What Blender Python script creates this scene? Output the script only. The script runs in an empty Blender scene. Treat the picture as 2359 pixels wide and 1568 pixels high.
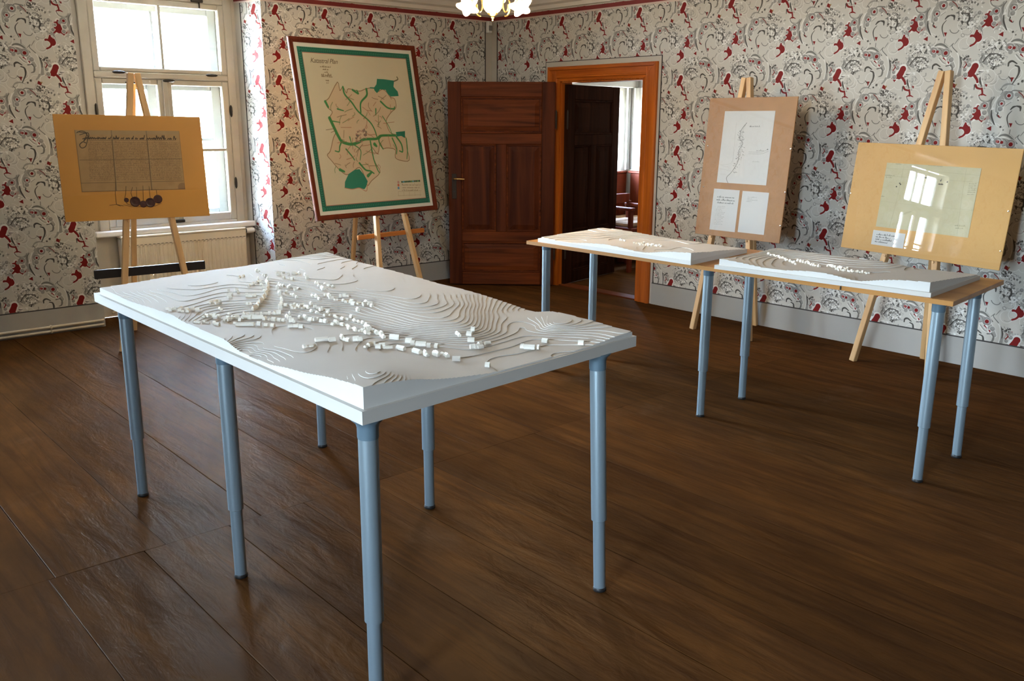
import bpy, math, random
import numpy as np
from mathutils import Vector, Matrix
SC = bpy.context.scene
COL = SC.collection
rnd = random.Random(7)
PI = math.pi

# ------------------------------------------------------------------ camera, world, light, exposure
CAM = np.array([0.0, 0.0, 1.6])
FPX = 2062.9156
CM = np.array([[0.6607176, 0.7506220, 0.0042801], [-0.1824962, 0.1551078, 0.9708949], [-0.7281113, 0.6422765, -0.2394644]])
_f = CM[2] / np.linalg.norm(CM[2]); _r = CM[0] - _f * (CM[0] @ _f); _r /= np.linalg.norm(_r); _u = np.cross(_r, _f)
CM = np.array([_r, _u, _f])
cd = bpy.data.cameras.new('camera'); cam = bpy.data.objects.new('camera', cd); COL.objects.link(cam)
cd.sensor_width = 36; cd.lens = FPX * 36 / 2359; cd.clip_start = 0.05
cam.matrix_world = Matrix(((_r[0], _u[0], -_f[0], 0), (_r[1], _u[1], -_f[1], 0), (_r[2], _u[2], -_f[2], 1.6), (0, 0, 0, 1)))
SC.camera = cam

SKY = 30.0
w = bpy.data.worlds.new('hazy_sky'); SC.world = w; w.use_nodes = True
bg = w.node_tree.nodes['Background']; bg.inputs[0].default_value = (0.76, 0.90, 1.0, 1); bg.inputs[1].default_value = SKY
# hazy clear sky, white at the horizon and bluer towards the zenith, over dull ground
_tc = w.node_tree.nodes.new('ShaderNodeTexCoord'); _sx = w.node_tree.nodes.new('ShaderNodeSeparateXYZ'); _cr = w.node_tree.nodes.new('ShaderNodeValToRGB')
_cr.color_ramp.elements[0].position = .49; _cr.color_ramp.elements[0].color = (.26, .265, .25, 1); _cr.color_ramp.elements[1].position = .51; _cr.color_ramp.elements[1].color = (0.78, 0.91, 1.0, 1)
for _p, _c in ((.60, (.66, .80, .95, 1)), (.74, (.34, .47, .68, 1)), (1.0, (.17, .28, .50, 1))):
    _e = _cr.color_ramp.elements.new(_p); _e.color = _c
_mr = w.node_tree.nodes.new('ShaderNodeMapRange'); _mr.inputs[1].default_value = -1
w.node_tree.links.new(_tc.outputs['Generated'], _sx.inputs[0]); w.node_tree.links.new(_sx.outputs[2], _mr.inputs[0]); w.node_tree.links.new(_mr.outputs[0], _cr.inputs[0]); w.node_tree.links.new(_cr.outputs[0], bg.inputs[0])
SC.view_settings.view_transform = 'Standard'; SC.view_settings.look = 'None'
SC.view_settings.gamma = 1; SC.view_settings.use_curve_mapping = False
SC.view_settings.exposure = 3.0
SC.cycles.max_bounces = 10; SC.cycles.diffuse_bounces = 6; SC.cycles.glossy_bounces = 4; SC.cycles.transparent_max_bounces = 12
SC.cycles.caustics_reflective = False; SC.cycles.caustics_refractive = False
SC.cycles.sample_clamp_indirect = 6

# room constants (metres): window wall x = XW, door wall y = YD
XW, YD, XE, YS, ZC = -7.313, 6.159, 4.60, -3.20, 2.92
WIN = [2.90, -0.72]              # window centres on the window wall
SWIN = [-0.2]                 # window centre (x) on the wall behind the camera

def portal(loc, rot, sx, sy):
    l = bpy.data.lights.new('sky_portal', 'AREA'); l.shape = 'RECTANGLE'; l.size = sx; l.size_y = sy
    l.cycles.is_portal = True
    o = bpy.data.objects.new('sky_portal', l); COL.objects.link(o); o.location = loc; o.rotation_euler = rot
for yc in WIN: portal((XW - .56, yc, 1.62), (0, -PI / 2, 0), 1.95, 1.3)
for xc in SWIN: portal((xc, YS - .96, 1.62), (PI / 2, 0, 0), 1.3, 1.95)
portal((-7.46, 7.7, 1.44), (0, -PI / 2, 0), .98, .9)

def ray(px, py):
    return np.array([(px - 1179.5) / FPX, -(py - 784) / FPX, 1.0]) @ CM

# ------------------------------------------------------------------ materials
def lin(c): return tuple(((v / 255 + .055) / 1.055) ** 2.4 if v > 10 else v / 255 / 12.92 for v in c)
class NT:
    def __init__(s, name):
        s.m = bpy.data.materials.new(name); s.m.use_nodes = True; s.t = s.m.node_tree; s.n = s.t.nodes
        s.p = s.n['Principled BSDF']; s.out = s.n['Material Output']
    def new(s, t, **kw):
        n = s.n.new(t)
        for k, v in kw.items(): setattr(n, k, v)
        return n
    def link(s, a, b): s.t.links.new(a, b)
    def coord(s, kind='Object', scale=(1, 1, 1), rot=(0, 0, 0)):
        tc = s.new('ShaderNodeTexCoord'); mp = s.new('ShaderNodeMapping')
        mp.inputs['Scale'].default_value = scale; mp.inputs['Rotation'].default_value = rot
        s.link(tc.outputs[kind], mp.inputs[0]); return mp.outputs[0]
    def noise(s, vec, scale, detail=4, dist=0.0, rough=.5):
        n = s.new('ShaderNodeTexNoise'); n.inputs['Scale'].default_value = scale; n.inputs['Detail'].default_value = detail
        n.inputs['Distortion'].default_value = dist; n.inputs['Roughness'].default_value = rough
        if vec is not None: s.link(vec, n.inputs['Vector'])
        return n.outputs['Fac']
    def ramp(s, fac, stops):
        r = s.new('ShaderNodeValToRGB'); e = r.color_ramp.elements
        while len(e) < len(stops): e.new(.5)
        for i, (p, c) in enumerate(stops): e[i].position = p; e[i].color = (*c, 1) if len(c) == 3 else c
        s.link(fac, r.inputs[0]); return r.outputs[0]
    def math(s, op, a, b):
        m = s.new('ShaderNodeMath', operation=op)
        for i, v in enumerate((a, b)):
            if hasattr(v, 'is_output'): s.link(v, m.inputs[i])
            else: m.inputs[i].default_value = v
        return m.outputs[0]
    def mix(s, fac, a, b, mode='MIX'):
        m = s.new('ShaderNodeMix', data_type='RGBA', blend_type=mode)
        for i, v in ((0, fac), (6, a), (7, b)):
            if hasattr(v, 'is_output'): s.link(v, m.inputs[i])
            else: m.inputs[i].default_value = v if i == 0 else (*v, 1)
        return m.outputs[2]
    def bump(s, h, strength=.2, dist=.002):
        b = s.new('ShaderNodeBump'); b.inputs['Strength'].default_value = strength; b.inputs['Distance'].default_value = dist
        s.link(h, b.inputs['Height']); s.link(b.outputs[0], s.p.inputs['Normal'])
def mat(name, col, rough=.5, metal=0.0, var=.10, nscale=6, stretch=(1, 1, 1), bump=0, bscale=80, spec=.5):
    """principled colour with procedural noise variation"""
    k = NT(name); v = k.coord('Object', stretch)
    f = k.noise(v, nscale, 5)
    a = tuple(c * (1 - var) for c in col); b = tuple(min(1, c * (1 + var)) for c in col)
    k.link(k.ramp(f, [(.3, a), (.7, b)]), k.p.inputs['Base Color'])
    k.p.inputs['Roughness'].default_value = rough; k.p.inputs['Metallic'].default_value = metal
    k.p.inputs['Specular IOR Level'].default_value = spec
    if bump: k.bump(k.noise(v, bscale, 3), bump)
    return k.m
def wood(name, dark, light, axis=0, rough=.45, scale=1.0, spec=.5, coat=0, st=None):
    k = NT(name)
    if st is None: st = [26, 26, 26]; st[axis] = 1.6
    v = k.coord('Object', tuple(s * scale for s in st))
    oi = k.new('ShaderNodeObjectInfo'); add = k.new('ShaderNodeVectorMath', operation='ADD')
    sc = k.new('ShaderNodeVectorMath', operation='SCALE'); sc.inputs['Scale'].default_value = 40
    k.link(oi.outputs['Random'], sc.inputs[0]); k.link(v, add.inputs[0]); k.link(sc.outputs[0], add.inputs[1])
    f = k.noise(add.outputs[0], 1.0, 6, .6)
    k.link(k.ramp(f, [(.28, dark), (.5, tuple((a + b) / 2 for a, b in zip(dark, light))), (.72, light)]), k.p.inputs['Base Color'])
    k.p.inputs['Roughness'].default_value = rough; k.p.inputs['Specular IOR Level'].default_value = spec
    k.p.inputs['Coat Weight'].default_value = coat
    k.bump(f, .15, .001); return k.m
def glass(name, tint=(1, 1, 1), rough=0.0, boost=1.0):
    k = NT(name); k.n.remove(k.p)
    tr = k.new('ShaderNodeBsdfTransparent'); tr.inputs[0].default_value = (*tint, 1)
    gl = k.new('ShaderNodeBsdfGlossy'); gl.inputs['Roughness'].default_value = rough
    fr = k.new('ShaderNodeFresnel'); fr.inputs[0].default_value = 1.5
    geo = k.new('ShaderNodeNewGeometry'); inv = k.math('SUBTRACT', 1.0, geo.outputs['Backfacing'])
    fac = k.math('MULTIPLY', k.math('MULTIPLY', fr.outputs[0], inv), boost)
    mx = k.new('ShaderNodeMixShader'); k.link(fac, mx.inputs[0]); k.link(tr.outputs[0], mx.inputs[1]); k.link(gl.outputs[0], mx.inputs[2])
    k.link(mx.outputs[0], k.out.inputs[0]); return k.m
def emit(name, col, strength, edge=None):
    k = NT(name); k.p.inputs['Base Color'].default_value = (*col, 1); k.p.inputs['Roughness'].default_value = .25
    k.p.inputs['Emission Color'].default_value = (*col, 1); k.p.inputs['Emission Strength'].default_value = strength
    if edge:
        lw = k.new('ShaderNodeLayerWeight'); lw.inputs[0].default_value = .35
        k.link(k.ramp(lw.outputs['Facing'], [(.0, col), (.9, edge)]), k.p.inputs['Emission Color'])
    return k.m

# ------------------------------------------------------------------ numpy painter for flat prints (wallpaper, sheets, map)
class Paint:
    def __init__(s, W, H, base, fwd, rad, wrap=False):
        s.W, s.H, s.wrap, s.fwd, s.rad = W, H, wrap, fwd, rad
        s.a = np.empty((H, W, 3), np.float32); s.a[:] = base
    def _win(s, x0, y0, x1, y1):
        ix = np.arange(int(math.floor(x0)), int(math.ceil(x1)) + 1); iy = np.arange(int(math.floor(y0)), int(math.ceil(y1)) + 1)
        if s.wrap: jx, jy = ix % s.W, iy % s.H
        else:
            ix = ix[(ix >= 0) & (ix < s.W)]; iy = iy[(iy >= 0) & (iy < s.H)]; jx, jy = ix, iy
        return ix, iy, jx, jy
    def _put(s, jx, jy, cov, col):
        if not len(jx) or not len(jy): return
        g = np.ix_(jy, jx); c = cov[..., None]
        s.a[g] = s.a[g] * (1 - c) + np.array(col, np.float32) * c
    def stroke(s, pts, w0, col, w1=None, wm=None, n=10, op=1.0, closed=False):
        """smooth line through pts; full width w0 -> (wm) -> w1 in source units"""
        w1 = w0 if w1 is None else w1
        P = [np.array(p, float) for p in pts]
        if closed: P = P + [P[0]]
        if len(P) == 1: P = P * 2
        Q = [2 * P[0] - P[1]] + P + [2 * P[-1] - P[-2]]
        if closed: Q[0] = P[-2]; Q[-1] = P[1]
        S = []
        for i in range(1, len(Q) - 2):
            for t in np.linspace(0, 1, n, endpoint=False):
                a, b, c, d = Q[i - 1:i + 3]
                S.append(.5 * (2 * b + (c - a) * t + (2 * a - 5 * b + 4 * c - d) * t * t + (3 * b - a - 3 * c + d) * t ** 3))
        S.append(P[-1]); S = np.array([s.fwd(*p) for p in S])
        T = np.linspace(0, 1, len(S))
        Wd = (w0 + (w1 - w0) * T) if wm is None else np.where(T < .5, w0 + (wm - w0) * T * 2, wm + (w1 - wm) * (T * 2 - 1))
        R = np.maximum(Wd * s.rad / 2, .28); m = R.max() + 2
        ix, iy, jx, jy = s._win(S[:, 0].min() - m, S[:, 1].min() - m, S[:, 0].max() + m, S[:, 1].max() + m)
        if not len(ix) or not len(iy): return
        X, Y = np.meshgrid(ix, iy); cov = np.zeros(X.shape, np.float32)
        for i in range(len(S) - 1):
            a, b = S[i], S[i + 1]; d = b - a; L = d @ d + 1e-9
            t = np.clip(((X - a[0]) * d[0] + (Y - a[1]) * d[1]) / L, 0, 1)
            dist = np.hypot(X - a[0] - d[0] * t, Y - a[1] - d[1] * t)
            np.maximum(cov, np.clip(R[i] + (R[i + 1] - R[i]) * t - dist + .5, 0, 1), out=cov)
        if w0 * s.rad < .6 and w1 * s.rad < .6: cov *= max(w0, w1, wm or 0) * s.rad / .6
        s._put(jx, jy, cov * op, col)
    def disc(s, x, y, r, col, op=1.0): s.stroke([(x, y), (x + .01, y)], 2 * r, col, n=1, op=op)
    def arc(s, x, y, r, a0, a1, w, col, w1=None, ry=None, wm=None):
        ry = ry or r
        s.stroke([(x + r * math.cos(math.radians(a)), y + ry * math.sin(math.radians(a))) for a in np.linspace(a0, a1, max(4, int(abs(a1 - a0) / 22)))], w, col, w1, wm, n=4)
    def poly(s, pts, col, op=1.0):
        S = np.array([s.fwd(*p) for p in pts]); ix, iy, jx, jy = s._win(S[:, 0].min() - 1, S[:, 1].min() - 1, S[:, 0].max() + 1, S[:, 1].max() + 1)
        if not len(ix) or not len(iy): return
        cov = np.zeros((len(iy), len(ix)), np.float32)
        for ox, oy in ((-.25, -.25), (.25, -.25), (-.25, .25), (.25, .25)):
            X, Y = np.meshgrid(ix + ox, iy + oy); ins = np.zeros(X.shape, bool)
            for i in range(len(S)):
                (x1, y1), (x2, y2) = S[i], S[i - 1]
                if y1 == y2: continue
                ins ^= ((y1 > Y) != (y2 > Y)) & (X < (x2 - x1) * (Y - y1) / (y2 - y1) + x1)
            cov += ins * .25
        s._put(jx, jy, cov * op, col)
    def image(s, name):
        im = bpy.data.images.new(name, s.W, s.H, alpha=False)
        px = np.ones((s.H, s.W, 4), np.float32); v = np.clip(s.a[::-1], 0, 1)
        px[..., :3] = np.where(v > .0031308, 1.055 * np.power(v, 1 / 2.4) - .055, v * 12.92)
        im.pixels.foreach_set(px.ravel()); im.update(); im.pack(); return im
def homography(src, W, H):
    A = []; dst = [(0, 0), (W, 0), (W, H), (0, H)]
    for (x, y), (X, Y) in zip(src, dst):
        A += [[x, y, 1, 0, 0, 0, -X * x, -X * y], [0, 0, 0, x, y, 1, -Y * x, -Y * y]]
    h = np.linalg.solve(np.array(A, float), np.array(dst, float).ravel()); h = np.append(h, 1).reshape(3, 3)
    def f(x, y):
        q = h @ (x, y, 1.0); return q[0] / q[2], q[1] / q[2]
    return f
def print_mat(name, im, rough=.6, uvmap=True, interp='Linear', var=.05):
    k = NT(name); t = k.new('ShaderNodeTexImage', image=im, interpolation=interp)
    uv = k.new('ShaderNodeUVMap'); uv.uv_map = 'UVMap'; k.link(uv.outputs[0], t.inputs[0])
    f = k.noise(k.coord('Object'), 3.0, 3)
    k.link(k.mix(1.0, t.outputs[0], k.ramp(f, [(.3, (1 - var,) * 3), (.7, (1.0,) * 3)]), 'MULTIPLY'), k.p.inputs['Base Color'])
    k.p.inputs['Roughness'].default_value = rough; k.p.inputs['Specular IOR Level'].default_value = .3
    return k.m

# ---- wallpaper tile (0.4705 m x 0.570 m), drawn in its own drawing units
def wallpaper():
    U = np.array([1173., -80.]); V = np.array([-133., 1490.]); o = np.array([920., 660.]) - .5 * U - .5 * V
    inv = np.linalg.inv(np.array([U, V]).T); W, H = 564, 684
    def fwd(x, y):
        q = inv @ (np.array([x, y]) - o); return q[0] * W, q[1] * H
    BASE = (.58, .552, .50); WH = (.76, .745, .71); G = (.18, .17, .158); G2 = (.32, .305, .285); D = (.075, .068, .062); R = (.20, .008, .008)
    p = Paint(W, H, BASE, fwd, .47, True); r = random.Random(3); _st = p.stroke
    def thick(pts, w0, col, w1=None, wm=None, **kw):
        f = lambda w: w if w is None or w > 30 else w * 1.4
        _st(pts, f(w0), col, f(w1), f(wm), **kw)
    p.stroke = thick
    def leafy(x0, y0, x1, y1, n, sz=34, cols=(D, G, WH, G2, WH, G, WH, G2)):
        for _ in range(int(n * 1.5)):
            x, y = r.uniform(x0, x1), r.uniform(y0, y1); a = r.uniform(0, 2 * PI); L = sz * r.uniform(.5, 1.3); c = r.choice(cols)
            b = (x + L * math.cos(a), y + L * math.sin(a)); m = ((x + b[0]) / 2 + r.uniform(-8, 8), (y + b[1]) / 2 + r.uniform(-8, 8))
            p.stroke([(x, y), m, b], 4, c, 3, wm=r.choice((10, 16, 24)), n=4)
    def flower(x, y, rr, rc=None, cc=R):
        p.disc(x, y, rr + 6, WH); p.disc(x, y, rr, G2); p.arc(x, y, rr * .72, 40, 250, 5, G); p.arc(x, y, rr * .98, 120, 330, 5, G)
        p.disc(x, y, rr * .52, WH); p.disc(x, y, rc or rr * .36, cc)
    def berry(x, y, rr, c=G2): p.disc(x, y, rr + 5, WH); p.disc(x, y, rr, c); p.arc(x, y, rr * .55, 30, 200, 5, G)
    for cx_, cy_, cr_ in ((1200, 95, 112), (1345, 650, 105), (1100, 760, 90), (1690, 1330, 85), (1570, 1440, 95), (1300, 1410, 100), (1150, 1330, 90), (2270, 1210, 105), (1010, 800, 80), (760, 560, 90), (690, 470, 80), (1900, 700, 95), (2010, 640, 80), (1500, 1230, 90)):
        p.disc(cx_, cy_, cr_ + 9, WH); p.disc(cx_, cy_, cr_ + 2, (.52, .49, .44)); p.disc(cx_, cy_, cr_ - 3, BASE); p.arc(cx_, cy_, cr_ * .8, 20, 120, 5, G2)
    MG = (.44, .42, .39)
    leafy(1650, 0, 2150, 150, 30, 40, (MG, G2, WH, MG, G)); leafy(1790, 180, 2150, 470, 40, 40, (MG, WH, G2, MG, D)); leafy(960, 690, 1380, 1120, 70, 42, (MG, WH, G2, MG, G)); leafy(950, 260, 1260, 560, 30, 40, (MG, G2, WH)); leafy(1840, 880, 2320, 1260, 40, 40, (MG, WH, G2, MG)); leafy(2060, 1200, 2260, 1420, 20, 36, (MG, WH, G2)); leafy(1230, 120, 1320, 560, 24, 40, (MG, G2, WH)); leafy(1640, 1420, 1900, 1550, 18, 36, (MG, WH, G))
    # row A : scroll opening to the right
    p.arc(1075, 600, 98, 180, 360, 8, WH); p.arc(1240, 610, 88, 190, 350, 5, G2); p.arc(1200, 95, 104, 15, 175, 9, G)
    p.stroke([(1385, 110), (1310, 290), (1320, 460), (1395, 590)], 10, WH, 6, wm=10)
    p.stroke([(1335, 110), (1275, 200), (1262, 330), (1290, 460), (1350, 556)], 6, G2, 10, wm=46)
    p.stroke([(1300, 330), (1302, 430), (1345, 550)], 12, D, 12, wm=20); p.stroke([(1338, 120), (1290, 190), (1284, 300)], 8, G, 10, wm=20)
    p.stroke([(1500, 60), (1395, 150), (1360, 260), (1375, 330)], 6, G, 5); p.stroke([(1600, 20), (1470, 90), (1380, 240)], 7, WH, 5)
    p.stroke([(1600, 165), (1490, 235), (1470, 340)], 7, WH, 4); p.stroke([(1585, 180), (1500, 250)], 5, G, 4)
    p.stroke([(1500, 60), (1410, 190), (1385, 330)], 118, WH, 90); p.stroke([(1500, 60), (1410, 190), (1385, 330)], 100, (.36, .34, .315), 70)
    p.arc(1560, 50, 150, 195, 300, 6, G2, 6, wm=24)
    flower(1550, 85, 72, 28); flower(1445, 215, 58, 22); berry(1425, 300, 40); p.stroke([(1395, 365), (1385, 410), (1430, 440), (1445, 420)], 14, D, 6); p.stroke([(1400, 405), (1420, 432)], 12, R)
    p.stroke([(1660, 60), (1720, 70), (1790, 140)], 60, G2, 10); p.stroke([(1690, 20), (1740, 60), (1770, 110)], 12, (.2, .05, .04), 10); p.disc(1790, 125, 18, D)
    p.stroke([(1580, 300), (1620, 258), (1670, 240)], 12, D, 10, wm=22); p.stroke([(1670, 240), (1720, 255), (1722, 310)], 14, D, 12, wm=26)
    p.stroke([(1600, 320), (1545, 390), (1535, 470), (1565, 580)], 6, D, 8, wm=14); p.poly([(1560, 515), (1615, 515), (1590, 585)], R)
    p.arc(1730, 455, 74, 20, 165, 9, G); p.stroke([(1790, 400), (1850, 430), (1900, 420)], 6, G2); p.stroke([(1808, 150), (1790, 200), (1800, 250)], 12, D, 4)
    p.stroke([(1585, 620), (1575, 690)], 9, G); p.stroke([(1590, 690), (1640, 740)], 5, G2)
    leafy(1790, 120, 2010, 330, 46, 38); leafy(1900, 300, 2060, 430, 26, 46, (WH, WH, G2, G)); berry(2110, 205, 34); leafy(2060, 240, 2160, 420, 14, 30, (WH, G2, BASE))
    p.stroke([(1950, 220), (1960, 300), (1930, 360), (1945, 400)], 16, D, 14, wm=24); p.stroke([(1880, 215), (1960, 215)], 12, D, 8)
    # red bloom A
    p.stroke([(1085, 270), (1095, 380), (1085, 470)], 70, WH, 150); p.stroke([(1080, 380), (1020, 415)], 44, WH, 34); p.stroke([(1085, 300), (1030, 318)], 44, WH, 30)
    p.stroke([(1092, 280), (1088, 350), (1085, 440)], 30, R, 122, wm=78); p.stroke([(1085, 305), (1032, 316)], 34, R, 22); p.stroke([(1070, 405), (1016, 414)], 34, R, 24); p.stroke([(1040, 460), (985, 506)], 30, R, 14); p.stroke([(1120, 480), (1142, 522)], 30, R, 16)
    p.poly([(1120, 510), (1175, 500), (1143, 545)], R); p.stroke([(1160, 505), (1215, 465)], 8, R, 20)
    flower(1190, 265, 58, 26); p.disc(1120, 300, 34, G2); berry(1190, 375, 40); berry(1160, 458, 36); p.disc(1240, 455, 30, (.42, .31, .28)); berry(1032, 355, 26); berry(980, 448, 30); p.stroke([(940, 500), (975, 570)], 34, G2, 18); p.stroke([(980, 540), (995, 640)], 7, G, 5)
    p.disc(1075, 588, 84, BASE)
    # red leaf
    p.stroke([(905, 560), (920, 630), (925, 690)], 26, WH, 150, wm=128); p.stroke([(905, 562), (918, 630), (925, 680)], 18, R, 128, wm=112); p.stroke([(905, 660), (822, 650)], 62, R, 44)
    p.disc(838, 714, 44, BASE); p.arc(838, 714, 44, 230, 400, 6, WH); p.stroke([(905, 730), (868, 775), (812, 808)], 36, R, 20); p.poly([(920, 570), (975, 600), (960, 560)], BASE); p.stroke([(925, 572), (960, 606), (978, 590)], 7, WH)
    p.poly([(1230, 625), (1305, 580), (1300, 660)], R); p.disc(1440, 585, 12, D); p.disc(1482, 630, 9, G); p.stroke([(1460, 600), (1500, 560)], 4, G2)
    p.arc(690, 640, 26, 0, 360, 8, G2); p.stroke([(560, 790), (640, 690)], 5, G2)
    # row B : scroll opening to the left
    p.stroke([(1690, 740), (1800, 880), (1815, 1060), (1760, 1240), (1690, 1320)], 8, WH, 8, wm=14)
    p.stroke([(1822, 880), (1838, 1060), (1820, 1200)], 10, G2, 60, wm=40); p.stroke([(1830, 900), (1850, 1000), (1840, 1080)], 10, D, 8, wm=16); p.stroke([(1770, 1220), (1740, 1270), (1700, 1312)], 40, G2, 18)
    p.stroke([(1400, 762), (1470, 712), (1570, 722), (1690, 828)], 10, G, 14, wm=38); p.stroke([(1420, 770), (1500, 745), (1590, 775)], 8, WH, 6)
    p.stroke([(1500, 930), (1560, 1000), (1600, 1020)], 8, G, 6); p.stroke([(1485, 945), (1540, 1015), (1590, 1035)], 7, WH)
    p.stroke([(1400, 820), (1540, 830), (1650, 930), (1720, 1060)], 150, WH, 90); p.stroke([(1400, 820), (1540, 830), (1650, 930), (1720, 1060)], 132, (.36, .34, .315), 70)
    flower(1410, 825, 62, 24); p.disc(1395, 822, 22, (.36, .10, .09)); p.disc(1466, 830, 24, R); p.arc(1480, 830, 56, -80, 90, 8, G); flower(1600, 850, 72, 34); p.disc(1590, 940, 30, WH); p.stroke([(1565, 930), (1600, 965)], 16, R, 8); p.disc(1650, 1000, 34, WH); p.poly([(1625, 985), (1680, 975), (1650, 1030)], R); berry(1690, 955, 42)
    p.disc(1415, 895, 34, G2); p.stroke([(1680, 1040), (1710, 1090), (1690, 1170), (1640, 1195)], 12, G, 10, wm=24); p.stroke([(1610, 1060), (1700, 1040)], 12, D, 6)
    p.stroke([(1390, 1110), (1400, 1060), (1450, 1035), (1515, 1072)], 16, D, 12, wm=24); p.stroke([(1490, 1100), (1545, 1130), (1540, 1240), (1458, 1392)], 12, D, 10, wm=24); p.poly([(1420, 1290), (1480, 1285), (1445, 1365)], R); p.stroke([(1400, 1275), (1440, 1320)], 10, D)
    p.arc(1330, 1255, 72, 20, 170, 8, G2); p.stroke([(1285, 1190), (1280, 1230), (1240, 1245)], 14, G2, 8); p.stroke([(1100, 1250), (1140, 1300)], 14, G2, 5)
    p.stroke([(1660, 750), (1720, 690), (1700, 740), (1780, 830)], 6, G, 12); p.stroke([(1800, 610), (1740, 700)], 5, G)
    leafy(1110, 720, 1370, 860, 44, 36, (G, D, WH, G2, WH)); leafy(960, 920, 1300, 1090, 64, 38); p.stroke([(1000, 940), (1070, 1090)], 50, G2, 30); p.stroke([(1010, 1060), (1100, 950), (1230, 930), (1310, 1010)], 14, D, 8); leafy(1130, 1050, 1260, 1150, 12, 40, (D, G, WH))
    # red bloom B
    p.stroke([(2070, 1040), (2000, 1160)], 150, WH, 176); p.disc(1850, 1312, 98, WH); p.disc(2003, 1312, 92, WH)
    p.stroke([(2062, 1060), (2040, 1110), (2005, 1170)], 100, R, 112); p.disc(2068, 1052, 54, R); p.stroke([(1960, 1200), (1880, 1222), (1920, 1272)], 40, R, 16); p.stroke([(2060, 1200), (2100, 1260), (2110, 1300)], 44, R, 26)
    p.disc(1850, 1314, 90, BASE); p.disc(2003, 1316, 84, BASE); p.poly([(1890, 1235), (1955, 1235), (1920, 1278)], R)
    p.stroke([(2080, 1350), (2110, 1395), (2180, 1410)], 36, R, 20); p.stroke([(2180, 1400), (2190, 1460), (2185, 1500)], 22, R, 18); p.stroke([(2135, 1515), (2190, 1492), (2248, 1512)], 8, R, 8, wm=20); p.stroke([(2070, 1350), (2060, 1425)], 18, D, 8)
    berry(1972, 1032, 36); berry(1908, 1108, 32); berry(1918, 1192, 38); p.stroke([(1905, 990), (1940, 1010), (1895, 1080)], 20, R, 12); p.poly([(1940, 935), (2005, 925), (1985, 965)], R); leafy(1840, 900, 1990, 1000, 14, 40, (G2, D, WH, G2))
    for k in range(4): p.stroke([(2100 + 14 * k, 1180 - 20 * k), (2190 + 8 * k, 1100 - 4 * k + 20)], 12, WH if k % 2 else D, 6, wm=22)
    p.stroke([(2150, 1220), (2150, 1290), (2180, 1370)], 10, D, 6, wm=34); p.stroke([(2175, 1280), (2200, 1350)], 10, WH, 8, wm=14); p.poly([(2220, 1330), (2265, 1330), (2250, 1375)], R); p.stroke([(2150, 940), (2180, 870)], 22, G, 10); p.stroke([(2140, 960), (2170, 1000)], 30, G2, 12)
    p.poly([(1700, 1385), (1725, 1330), (1785, 1360), (1755, 1415)], R); p.stroke([(1760, 1370), (1785, 1350)], 10, (.3, .22, .05)); p.disc(1605, 1340, 15, D); p.disc(1547, 1385, 11, D); p.stroke([(1600, 1370), (1630, 1310)], 4, G2)
    leafy(1670, 1430, 1870, 1530, 20, 30, (D, G, D, WH)); p.stroke([(1295, 1470), (1325, 1510), (1290, 1570)], 12, G, 5)
    p.stroke([(1440, 1520), (1490, 1488), (1600, 1496)], 8, G, 16)
    return p.image('wallpaper_print')
TILE = (.4705, .570)
k = NT('paisley_wallpaper')
_t = k.new('ShaderNodeTexImage', image=wallpaper(), interpolation='Cubic'); _uv = k.new('ShaderNodeUVMap'); _uv.uv_map = 'UVMap'; k.link(_uv.outputs[0], _t.inputs[0])
_n = k.noise(k.coord('Object'), 1.3, 3)
k.link(k.mix(1.0, _t.outputs[0], k.ramp(_n, [(.3, (.95, .95, .95)), (.7, (1, 1, 1))]), 'MULTIPLY'), k.p.inputs['Base Color'])
k.p.inputs['Roughness'].default_value = .6; k.p.inputs['Specular IOR Level'].default_value = .2
k.bump(k.noise(k.coord('Object', (1, 1, .25)), 2.6, 2), .12, .015)
M_WALLP = k.m

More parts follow.
